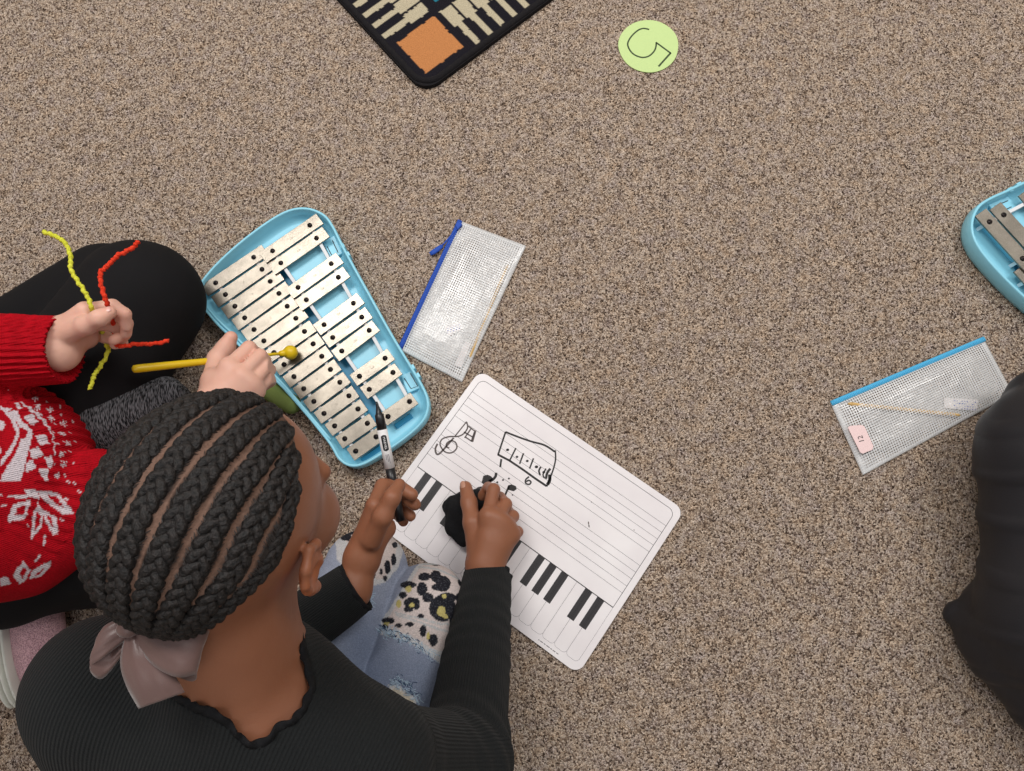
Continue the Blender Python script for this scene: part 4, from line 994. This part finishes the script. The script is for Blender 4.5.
# ---------------------------------------------------------------- marker + eraser
tip = K(128, 76, .188); tail = K(212, 492, .150)
ax_ = nrm(tail - tip); ML = np.linalg.norm(tail - tip)
mk = empty('marker', tuple(tip + ax_ * ML / 2), 'uncapped black and white dry-erase marker held upright in the left hand', 'marker')
def seg(a, b_, r0, r1, name, m, parent, n=20):
    b = MB(); b.tube([tip + ax_ * a, tip + ax_ * b_], [r0, r1], n); return b.build(name, m, parent, smooth=True)
b = MB(); b.tube([tip + ax_ * t_ for t_ in (0, .002, .006, .009, .013, .014, .030)], [.0008, .0014, .0018, .0024, .0036, .0048, .0052], 18); nb_ = b.build('nib', 'mk_black', mk, smooth=True)
barrel = seg(.030, .072, .0054, .0054, 'barrel', 'mk_white', mk); seg(.072, .100, .0052, .0050, 'grip', 'mk_black', mk); seg(.100, ML, .0052, .0049, 'end_plug', 'mk_black', mk)
vd = nrm(CAM - tip); e1 = nrm(vd - ax_ * (vd @ ax_)); e2 = np.cross(ax_, e1)
def onbar(x, y, r): a = y / r; return tip + ax_ * x + (e1 * math.cos(a) + e2 * math.sin(a)) * r
b = MB(); V_ = []; n_ = 24
for i in range(n_):
    x = .0355 + .0175 * i / (n_ - 1); e = min(i, n_ - 1 - i) / 3; hw = .0031 * min(1, math.sqrt(max(0.02, 1 - (1 - min(1, e)) ** 2)))
    for j in range(7): V_.append(onbar(x, hw * (j - 3) / 3, .00548))
b.add(V_, [(i * 7 + j, (i + 1) * 7 + j, (i + 1) * 7 + j + 1, i * 7 + j + 1) for i in range(n_ - 1) for j in range(6)]); b.build('label_oval', 'mk_black', barrel, smooth=True)
text_mesh('MARVEL', .0036, barrel, 'lettering', 'mk_white', None, 0, warp=lambda c: onbar(.0443 + c.x * 1.05, -c.y * 1.0, .0057 + c.z))
b = MB()
for i in range(3): b.add([onbar(.0565 + x, y + (i - 1) * .0014, .0055) for x, y in ((0, -.0003), (.010 - .002 * i, -.0003), (.010 - .002 * i, .0003), (0, .0003))], [(0, 1, 2, 3)])
b.build('small_print', 'print_grey', barrel)
# eraser cloth
s = SDF(K(360, 600, 0) - [.01, .01, 0], K(520, 380, 0) + [.02, .02, .06], .0013)
for x0, y0, x1, y1, r0, r1 in ((400, 440, 480, 420, .011, .012), (395, 450, 400, 520, .011, .010), (398, 515, 432, 556, .010, .010), (376, 452, 410, 440, .006, .008), (425, 450, 450, 530, .016, .012), (440, 430, 490, 410, .013, .010), (470, 430, 500, 440, .014, .012), (385, 440, 430, 420, .006, .008)):
    s.cap(K(x0, y0, .0045 + r0), K(x1, y1, .0045 + r1), r0, r1, .006)
s.floor(.0042); V, Q = s.mesh(); V = disp(V, Q, lambda V: .0022 * snoise(V, 230, 6, 3)); V[:, 2] = np.maximum(V[:, 2], .0041)
tag(mesh_np('eraser_cloth', V, Q, 'felt'), 'crumpled black felt eraser under the right hand on the whiteboard', 'eraser')

# ---------------------------------------------------------------- child in the red sweater
root = empty('person', (-.55, .12, 0), 'child in a red patterned sweater holding pipe cleaners and a yellow mallet', 'person')
bodyc = P(-9, 478, .17); hip = np.array([bodyc[0] - .05, bodyc[1], .11]); NB2 = np.array([-.635, .13, .40]); S2L = np.array([-.63, .235, .355]); S2R = np.array([-.62, .02, .345])
E2L = P(-75, 352, .228); W2L = P(58, 350, .225); E2R = P(20, 542, .160); W2R = P(214, 450, .122); H2 = np.array([-.625, .125, .515]); R2 = frame((1, .05, 0), (.25, 0, 1))
s = SDF((-.80, -.12, .0), (-.28, .36, .64), .0021)
head_sdf(s, H2, R2, .98); s.cap(H2 + R2 @ np.array([-.02, 0, -.05]), NB2, .044, .047, .02)
s.chain([S2L, NB2 - [0, 0, .03], S2R], [.038, .05, .038], .03); s.cap(NB2 - [0, 0, .06], hip, .08, .085, .03); s.chain([S2L, E2L, W2L], [.032, .029, .0205], .02); s.chain([S2R, E2R, W2R], [.032, .029, .0205], .02)
H = crop(40, 280, 8.564); wl = H(150, 500, .226); s.cap(W2L, wl, .0205, .0200, .01)
mcs = [H(385, 265, .246), H(392, 310, .228), H(395, 370, .210), H(385, 430, .194)]
for a in mcs: s.cap(wl + (a - wl) * .12, a, .0150, .0098, .010)
s.cap(H(230, 510, .22), H(400, 490, .205), .0150, .012, .01)
finger(s, [mcs[0], H(620, 222, .240), H(725, 290, .236), H(742, 400, .226)], .0078, .0056); finger(s, [mcs[1], H(650, 270, .222), H(742, 370, .218), H(738, 460, .212)], .0076, .0056)
finger(s, [mcs[2], H(640, 390, .205), H(720, 470, .204), H(625, 515, .214)], .0074, .0056); finger(s, [mcs[3], H(560, 490, .190), H(700, 535, .194), H(640, 552, .200)], .0074, .0054)
th2 = [H(250, 450, .240), H(395, 385, .254), H(510, 325, .262), H(598, 278, .260)]; finger(s, th2, .0108, .0064, .005)
G = crop(190, 320, 7.708); wr2 = G(195, 650, .122); s.cap(W2R, wr2, .0205, .020, .01)
mc2 = [G(300, 360, .130), G(395, 425, .134), G(470, 490, .128), G(505, 545, .118)]
for a in mc2: s.cap(wr2, a, .017, .0105, .012)
s.cap(G(190, 470, .118), G(420, 540, .115), .016, .015, .012); s.cap(mc2[0], mc2[3], .0105, .0095, .006)
finger(s, [mc2[0], G(455, 215, .116), G(500, 250, .096), G(460, 340, .088)], .0092, .0070); finger(s, [mc2[1], G(540, 275, .118), G(575, 310, .098), G(530, 390, .088)], .0090, .0068)
finger(s, [mc2[2], G(595, 352, .112), G(615, 385, .094), G(570, 450, .086)], .0084, .0064); finger(s, [mc2[3], G(618, 445, .103), G(620, 475, .088), G(575, 510, .084)], .0076, .0058)
th3 = [G(185, 430, .104), G(215, 300, .092), G(275, 215, .094), G(315, 135, .098)]; finger(s, th3, .0130, .0080, .008)
V, Q = s.mesh(); N = vnorm(V, Q)
sp_ = [(H2 + R2 @ np.array([.078, 0, -.07]), .02, (.9, .55, .55)), (th3[3], .012, (1.0, .88, .86)), (th2[3], .012, (1, .9, .88))]
sp_ += [(p, .010, (1.0, .92, .90)) for p in (mc2[0], mc2[1], mc2[2], G(455, 215, .116), G(540, 275, .118), H(725, 290, .236), H(742, 370, .218), H(625, 515, .214))]
mesh_np('body', V, Q, 'skin_light', root, attrs={'tint': tintmap(V, N, sp_)})
eyes(root, H2, R2, .98)
nail(root, th2[3] + np.array([-.001, .001, .0062]), th2[3] - th2[2], np.array([-.2, .2, 1]), 'nail_l', .004, .005)
# hair of that child
s = SDF(H2 - [.16, .13, .2], H2 + [.12, .13, .13], .003); s.ell(H2 + R2 @ (SK_C + [-.004, 0, .004]), (SK_R + .008) * .98, R2, .0); s.cap(H2 + R2 @ np.array([-.07, 0, .02]), H2 + R2 @ np.array([-.10, 0, -.10]), .03, .012, .02)
s.ell(H2 + R2 @ np.array([.085, 0, -.03]), (.05, .075, .075), R2, .006, 's'); s.ell(H2 + R2 @ np.array([.0, 0, -.09]), (.09, .10, .07), R2, .006, 's')
V, Q = s.mesh(); V = disp(V, Q, lambda V: .0012 * np.sin(((V - H2) @ R2[:, 1]) * 900)); mesh_np('hair', V, Q, 'hair2', root)
# sweater
s = SDF((-.80, -.10, .04), (-.30, .36, .46), .0017)
s.chain([S2L, NB2 - [0, 0, .03], S2R], [.048, .058, .048], .03); s.cap(NB2 - [0, 0, .08], bodyc - [.045, 0, .0], .095, .098, .03); s.ell(bodyc, (.104, .108, .085), None, .03)
s.chain([S2L, E2L, W2L + nrm(W2L - E2L) * .05], [.046, .044, .032], .02); s.chain([S2R, E2R, W2R], [.050, .056, .030], .012)
s.cap(P(60, 515, .17), P(95, 470, .17), .03, .024, .01)
nk = NB2; s.cap(nk, H2, .056, .056, .002, 's')
for w_, e_ in ((W2L, E2L), (W2R, E2R)): d_ = nrm(w_ - e_); s.cap(w_ + d_ * .046, w_ + d_ * .085, .05, .05, 0, 's')
s.v = np.maximum(s.v, (.085 - s.ax[2])[None, None, :]).astype(np.float32)
V, Q = s.mesh(); N = vnorm(V, Q); U = proj(V); up2 = ((CAM - V) * N).sum(1) > 0
red = L3((186, 14, 30)); wht = L3((228, 216, 222)); CR = np.tile(red, (len(V), 1)) * (1 + .10 * snoise(V, 300, 3, 2)[:, None])
# rib coordinate: fine knit everywhere, coarse cuffs/hem by displacement
rb = V[:, 1] * 1.0 + V[:, 2] * .4
d1 = nrm(W2L - E2L); tl = (V - W2L) @ d1; axp = np.linalg.norm((V - W2L) - tl[:, None] * d1, axis=1); cuff = (axp < .05) & (tl > -.048) & (np.linalg.norm(V - W2L, axis=1) < .08)
qv = nrm(np.cross(d1, (0, 0, 1))); an1 = np.arctan2((V - W2L) @ qv, (V - W2L) @ np.cross(qv, d1))
f = .0010 * snoise(V, 50, 8, 3); f += np.where(cuff, .0016 * np.sin(an1 * 34) - .001, 0)
rel = V - bodyc; ang_ = np.arctan2(rel[:, 1], rel[:, 0]); rad_ = np.linalg.norm(rel[:, :2], axis=1); isb = (V[:, 2] < .2)
bel = (np.linalg.norm(rel / np.array([.108, .112, .09]), axis=1) < 1.12)
pu = (U[:, 0] - 0) / 93; hem = bel & (rad_ > .084) & (rel[:, 0] > .02); f += np.where(hem, .0014 * np.sin(ang_ * 62), 0)
V2_ = V + N * f[:, None]
wh = np.zeros(len(V), bool); jx = U + np.stack([snoise(V, 1500, 41, 1), snoise(V, 1500, 42, 1)], 1) * .35
C5 = lambda L: [(x / 5.14, 470 + y / 5.14) for x, y in L]; C4 = lambda L: [(x / 7.71, 380 + y / 7.71) for x, y in L]
cheeky = up2
def wp(poly): global wh; wh |= inpoly(jx, poly) & cheeky
def rp(poly): global wh; wh &= ~(inpoly(jx, poly) & cheeky)
# belly motifs
for p in ([(105, 170), (135, 175), (178, 212), (150, 225), (128, 205)], [(180, 285), (240, 265), (262, 272), (296, 325), (235, 350), (215, 320)], [(270, 430), (350, 415), (380, 488), (315, 508)], [(228, 540), (300, 515), (332, 580), (250, 612)], [(340, 590), (408, 588), (395, 680), (370, 672)], [(210, 630), (252, 615), (278, 685), (195, 710)], [(295, 690), (370, 682), (370, 780), (345, 780)],
          [(155, 170), (200, 182), (290, 245), (360, 320), (405, 400), (430, 500), (428, 580), (410, 580), (415, 500), (395, 410), (350, 340), (280, 270), (200, 205)],
          [(0, 190), (50, 230), (110, 300), (145, 370), (150, 430), (120, 500), (90, 560), (40, 620), (0, 670), (0, 625), (40, 575), (90, 500), (125, 420), (118, 380), (80, 300), (30, 240), (0, 220)],
          [(60, 245), (130, 225), (170, 320), (215, 350), (255, 410), (215, 560), (190, 680), (160, 780), (0, 780), (20, 720), (100, 600), (150, 500), (165, 430), (150, 360), (120, 310)],
          [(0, 310), (30, 320), (40, 350), (15, 390), (0, 385)], [(20, 210), (90, 215), (80, 235), (35, 235)], [(-60, 560), (5, 510), (5, 560), (-50, 600)]): wp(C4(p))
rp(C4([(150, 360), (215, 390), (205, 440), (150, 460)]))
for x, y in ((160, 110), (270, 133), (290, 202), (390, 222), (400, 290), (495, 335), (480, 412), (522, 488), (472, 572), (488, 645), (445, 740)):
    for a, b_ in (((-22, -14), (22, 14)), ((-22, 14), (22, -14)), ((0, -24), (0, 24))):
        c = C4([(x + a[0], y + a[1]), (x + b_[0], y + b_[1])]); wh |= (segd(jx, *c) < .62) & cheeky
for x, y in ((70, 85), (235, 65), (368, 160), (470, 200), (478, 260), (562, 315), (325, 265), (432, 327), (548, 405), (588, 470), (425, 400), (445, 492), (537, 553), (420, 655), (563, 640), (500, 738)):
    c = C4([(x - 5, y - 4), (x + 6, y + 4)]); wh |= (segd(jx, *c) < .55) & cheeky
# sleeve snowflakes
for p in ([(40, 245), (70, 175), (160, 155), (130, 250), (40, 268)], [(160, 340), (165, 240), (195, 165), (225, 215), (215, 290), (155, 362)], [(210, 195), (240, 215), (290, 245), (298, 330), (275, 335), (235, 270)], [(205, 105), (290, 115), (340, 165), (378, 220), (320, 228), (240, 165), (205, 140)], [(0, 125), (100, 150), (185, 135), (185, 120), (120, 128), (0, 135)], [(120, 100), (200, 105), (200, 150), (160, 140)],
          [(75, 520), (120, 465), (155, 515), (130, 570), (100, 585), (70, 550)], [(160, 520), (265, 460), (255, 500), (215, 545), (150, 560)], [(0, 555), (40, 550), (60, 585), (0, 600)], [(225, 330), (235, 335), (232, 380), (220, 395)], [(195, 430), (205, 435), (190, 475), (180, 475)], [(0, 185), (30, 178), (28, 186), (0, 194)]): wp(C5(p))
for p in ([(75, 232), (92, 192), (135, 182), (118, 232)], [(178, 310), (180, 250), (195, 210), (208, 240), (202, 285)], [(235, 232), (262, 242), (278, 300), (262, 285)], [(245, 130), (290, 135), (330, 190), (290, 180)], [(98, 535), (120, 495), (135, 518), (115, 562)], [(180, 540), (232, 498), (215, 522), (190, 545)]): rp(C5(p))
for x, y in ((318, 258), (408, 110), (140, 282), (340, 150), (350, 60), (300, 30), (385, 70)):
    c = C5([(x - 5, y - 5), (x + 5, y + 5)]); wh |= (segd(jx, *c) < .8) & cheeky
# upper sleeve motifs
C2 = lambda L: [(x / 2.966, 210 + y / 2.966) for x, y in L]
for x, y in ((35, 335), (37, 372), (32, 400), (30, 432), (36, 458), (3, 340), (5, 380)):
    for a, b_ in (((-6, 0), (6, 0)), ((0, -6), (0, 6))):
        c = C2([(x + a[0], y + a[1]), (x + b_[0], y + b_[1])]); wh |= (segd(jx, *c) < .6) & cheeky
wp(C2([(-40, 470), (0, 475), (18, 490), (10, 505), (-40, 500)])); wp(C2([(-40, 380), (0, 385), (8, 400), (0, 430), (-40, 430)]))
CR[wh & ~cuff] = wht
mesh_np('sweater', V2_, Q, 'red_knit', root, attrs={'col': CR, 'rib': rb})
# leggings, skirt, shoe
s = SDF((-.72, -.12, 0), (-.20, .50, .20), .0024)
kn = P(141, 300, .088); s.cap(kn, np.array([-.56, .17, .09]), .0735, .085, .02); s.cap(P(110, 290, .066), P(-60, 380, .055), .060, .046, .006); s.cap(kn, P(85, 355, .085), .064, .062, .02)
s.cap(P(130, 555, .055), np.array([-.58, .07, .085]), .048, .068, .02); s.cap(P(150, 575, .042), P(48, 584, .040), .036, .030, .01); s.ell((-.60, .12, .09), (.11, .15, .085), None, .03)
s.floor(.001); V, Q = s.mesh(); V = disp(V, Q, lambda V: .0012 * snoise(V, 50, 9, 3)); mesh_np('leggings', V, Q, 'black_legging', root)
s = SDF((-.52, .0, 0), (-.24, .26, .20), .0022)
s.cap(P(166, 394, .085), P(95, 425, .115), .022, .038, .02); s.cap(P(170, 402, .045), P(120, 450, .055), .026, .045, .02); s.cap(P(100, 440, .09), P(90, 480, .08), .035, .04, .02); s.cap(P(150, 445, .04), P(130, 490, .04), .035, .035, .02)
s.floor(.001); V, Q = s.mesh(); V = disp(V, Q, lambda V: .0016 * snoise(V, 45, 19, 2)); o = mesh_np('skirt', V, Q, 'grey_marl', root); o['label'] = 'grey marl knit skirt'
# shoe, lying on its side with the sole to the left
sc = P(33, 628, .036); ax = nrm(P(24, 590, .03) - P(34, 680, .03)); ns = nrm(np.array([-1, -.12, 0])); 
shoe_R = np.stack([ax, np.cross(ns, ax), -ns], 1)
s = SDF(sc - [.09, .12, .034], sc + [.09, .12, .06], .0016); s.ell(sc - ns * .006 + ax * .0, (.085, .030, .028), shoe_R, .0); s.cap(sc + ax * .045, sc + ax * .05 - ns * .045 + [0, 0, .003], .026, .025, .015); s.floor(.001)
V, Q = s.mesh(); shoe = mesh_np('shoe', V, Q, 'pink_glitter', root); shoe['label'] = 'pink glitter sneaker with a clear sole'
for i in range(3):
    s = SDF(sc - [.09, .12, .034], sc + [.09, .12, .06], .0016); s.ell(sc + ns * (.016 + .0075 * i), (.088 - .001 * i, .033, .0052), shoe_R, 0); s.floor(.001); V, Q = s.mesh(); mesh_np('sole_layer', V, Q, 'sole', shoe)
b = MB(); b.tube([sc + ax * .05 - ns * .042 + [0, 0, .003], sc + ax * .052 - ns * .050 + [0, 0, .004]], [.0262, .0262], 24); b.build('collar', 'navy', shoe, smooth=True)

# ---------------------------------------------------------------- pipe cleaners + mallet
def chenille(name, pts, m, label):
    p = spline(pts, 14); p = np.array(p); n_ = len(p); fine = []
    for i in range(n_): fine.append(p[i] + np.array([math.sin(i * .9), math.cos(i * .7), math.sin(i * .5)]) * .00045)
    b = MB(); b.tube(fine, [.0022 + .0004 * math.sin(i * 1.7) + .0002 * random.uniform(-1, 1) for i in range(n_)], 8)
    o = b.build(name, m, None, smooth=True); tag(o, label, 'pipe cleaner', 'pipe cleaners in the red-sweater child\'s hand')
A2 = crop(0, 210, 2.966)
chenille('pipe_cleaner', [A2(130, 66, .262), A2(160, 76, .266), A2(190, 95, .268), A2(208, 130, .268), A2(212, 180, .266), A2(240, 225, .264), A2(262, 262, .262), A2(275, 300, .256), A2(300, 350, .205), A2(314, 395, .190), A2(322, 415, .198), A2(300, 460, .195), A2(280, 490, .196), A2(267, 532, .195)], 'chenille_y', 'yellow pipe cleaner sticking out above and below the fist')
chenille('pipe_cleaner', [A2(408, 96, .275), A2(390, 115, .275), A2(350, 135, .274), A2(320, 165, .272), A2(298, 188, .272), A2(302, 230, .270), A2(315, 270, .266), A2(325, 300, .246), A2(338, 350, .205), A2(345, 395, .206), A2(360, 404, .203), A2(400, 398, .202), A2(450, 397, .203), A2(500, 388, .202)], 'chenille_r', 'orange-red pipe cleaner bent at the top, sticking out of the fist')
ma = P(134, 369, .150); mb_ = P(290.5, 352.5, .037); dm = nrm(mb_ - ma); Lm = np.linalg.norm(mb_ - ma)
ml = empty('mallet', tuple(ma + dm * Lm / 2), 'yellow plastic mallet with a round head held over the glockenspiel bars', 'mallet')
b = MB(); b.tube([ma - dm * .002, ma - dm * .0005, ma + dm * .004, ma + dm * .05, ma + dm * Lm * .62, ma + dm * Lm * .66], [.002, .0042, .0048, .0044, .0036, .0024], 16); b.build('handle', 'yellow', ml, smooth=True)
b = MB(); b.tube([ma + dm * Lm * .65, mb_], [.0023, .0018], 12); b.build('shaft', 'yellow', ml, smooth=True)
b = MB(); b.sphere(mb_, .0094, 20, sc=(1, 1, 1)); b.tube([mb_ - dm * .015, mb_ - dm * .006], [.003, .006], 12); b.build('head', 'yellow', ml, smooth=True)

# ---------------------------------------------------------------- child in black at the right
root = empty('person', (.80, -.10, 0), 'child in loose black clothes cut off by the right edge of the photo', 'person')
H3 = np.array([.86, -.10, .54]); R3 = frame((-1, .1, 0), (-.2, 0, 1)); NB3 = np.array([.87, -.10, .42]); S3a = np.array([.86, -.21, .37]); S3b = np.array([.86, .01, .37]); PV3 = np.array([.90, -.10, .12])
E3a, W3a = np.array([.84, -.25, .22]), np.array([.72, -.20, .19]); E3b, W3b = np.array([.84, .05, .22]), np.array([.74, -.01, .18])
s = SDF((.60, -.34, 0.02), (1.02, .12, .68), .003); head_sdf(s, H3, R3); s.cap(H3 + R3 @ np.array([-.02, 0, -.05]), NB3, .044, .047, .02); s.chain([S3a, NB3 - [0, 0, .03], S3b], [.038, .05, .038], .03); s.cap(NB3 - [0, 0, .06], PV3, .08, .09, .03)
for S_, E_, W_ in ((S3a, E3a, W3a), (S3b, E3b, W3b)):
    s.chain([S_, E_, W_], [.032, .029, .021], .02); d_ = nrm(W_ - E_); sd_ = nrm(np.cross((0, 0, 1), d_))
    pm = W_ + d_ * .035 - [0, 0, .004]; s.cap(W_, pm, .019, .02, .01)
    for j in (-1.5, -.5, .5, 1.5):
        a = W_ + d_ * .055 + sd_ * .0145 * j; finger(s, [pm + sd_ * .01 * j, a, a + d_ * (.026 - .003 * abs(j)) - [0, 0, .010], a + d_ * (.036 - .004 * abs(j)) - [0, 0, .028]], .0085, .0062)
    tq = sd_ * (1 if S_ is S3b else -1) * -1; finger(s, [W_ + d_ * .012, W_ + d_ * .03 + tq * .03, W_ + d_ * .055 + tq * .036], .011, .0075, .006)
V, Q = s.mesh(); mesh_np('body', V, Q, 'skin_dark', root, attrs={'tint': np.ones((len(V), 3))}); eyes(root, H3, R3)
s = SDF(H3 - .14, H3 + .14, .003); s.ell(H3 + R3 @ (SK_C + [-.004, 0, .006]), SK_R + .010, R3, .0); s.ell(H3 + R3 @ np.array([.085, 0, -.03]), (.05, .075, .075), R3, .006, 's'); s.ell(H3 + R3 @ np.array([.0, 0, -.09]), (.09, .10, .07), R3, .006, 's')
V, Q = s.mesh(); V = disp(V, Q, lambda V: .002 * snoise(V, 300, 5, 2)); mesh_np('hair', V, Q, 'hair', root)
s = SDF((.68, -.34, .06), (1.04, .14, .46), .003); s.chain([S3a, NB3 - [0, 0, .03], S3b], [.048, .058, .048], .03); s.cap(NB3 - [0, 0, .08], PV3, .10, .115, .03)
for S_, E_, W_ in ((S3a, E3a, W3a), (S3b, E3b, W3b)): s.chain([S_, E_, W_ - nrm(W_ - E_) * .02], [.044, .042, .031], .02)
s.cap(NB3, H3, .056, .056, .002, 's'); V, Q = s.mesh(); V = disp(V, Q, lambda V: .002 * snoise(V, 45, 9, 3)); mesh_np('sweatshirt', V, Q, 'black_satin', root)
s = SDF((.46, -.40, 0), (1.04, .16, .24), .0026)
s.cap(P(1052, 452, .10), P(1056, 530, .085), .066, .062, .015); s.cap(P(1056, 530, .085), P(1068, 620, .085), .068, .082, .02)
s.cap(P(1052, 452, .10), np.array([.88, -.02, .12]), .066, .10, .03); s.cap(P(1068, 620, .085), np.array([.88, -.18, .12]), .08, .10, .03)
s.cap(P(1040, 400, .07), P(1052, 452, .10), .035, .06, .02)
s.cap(P(957, 613, .016), P(1000, 640, .040), .012, .036, .015); s.cap(P(1000, 640, .040), P(1060, 700, .05), .040, .05, .02); s.cap(P(985, 603, .03), P(1020, 600, .05), .022, .04, .015)
s.floor(.001); V, Q = s.mesh()
def wr_b(V): return .0032 * snoise(V, 34, 14, 3) + .0045 * np.clip(np.sin((V @ nrm([-.35, .9, .2])) * 120 + 2.2 * snoise(V, 14, 6, 2)), .5, 1)
V = disp(V, Q, wr_b); V[:, 2] = np.maximum(V[:, 2], .0005); mesh_np('trousers', V, Q, 'black_satin', root)
# small olive object tucked between the glockenspiel and the girl's head
s = SDF(P(277, 392, 0) - [.05, .05, 0], P(277, 392, 0) + [.05, .05, .05], .0015); s.cap(P(262, 386, .016), P(291, 404, .016), .013, .013, 0); s.floor(.001); V, Q = s.mesh()
tag(mesh_np('green_cushion', V, Q, 'olive'), 'olive green rounded object on the carpet at the glockenspiel\'s left edge', 'pad')
#ENDPEOPLE
# ================================================================== LIGHT
def area(name, loc, size, power, col=(1, 1, 1), target=(0, 0, 0)):
    l = bpy.data.lights.new(name, 'AREA'); l.shape = 'RECTANGLE'; l.size = size[0]; l.size_y = size[1]; l.energy = power; l.color = col
    o = bpy.data.objects.new(name, l); COL.objects.link(o); o.location = loc
    o.rotation_euler = (Vector(target) - Vector(loc)).to_track_quat('-Z', 'Y').to_euler(); return o
area('ceiling_panel_light', (-.6, 1.3, 2.5), (1.2, .6), 32, (1, .97, .93), (-.6, 1.29, 0))
area('ceiling_panel_light', (1.3, 1.0, 2.5), (1.2, .6), 24, (1, .97, .93), (1.3, .99, 0))
area('ceiling_panel_light', (-.3, -1.2, 2.5), (1.2, .6), 5, (1, .97, .93), (-.3, -1.2, 0))
w = bpy.data.worlds.new('room_ambience'); SC.world = w; w.use_nodes = True
w.node_tree.nodes['Background'].inputs[0].default_value = (.93, .95, 1, 1); w.node_tree.nodes['Background'].inputs[1].default_value = .38
SC.view_settings.view_transform = 'Standard'; SC.view_settings.look = 'None'; SC.view_settings.gamma = 1; SC.view_settings.use_curve_mapping = False
SC.view_settings.exposure = 0.3
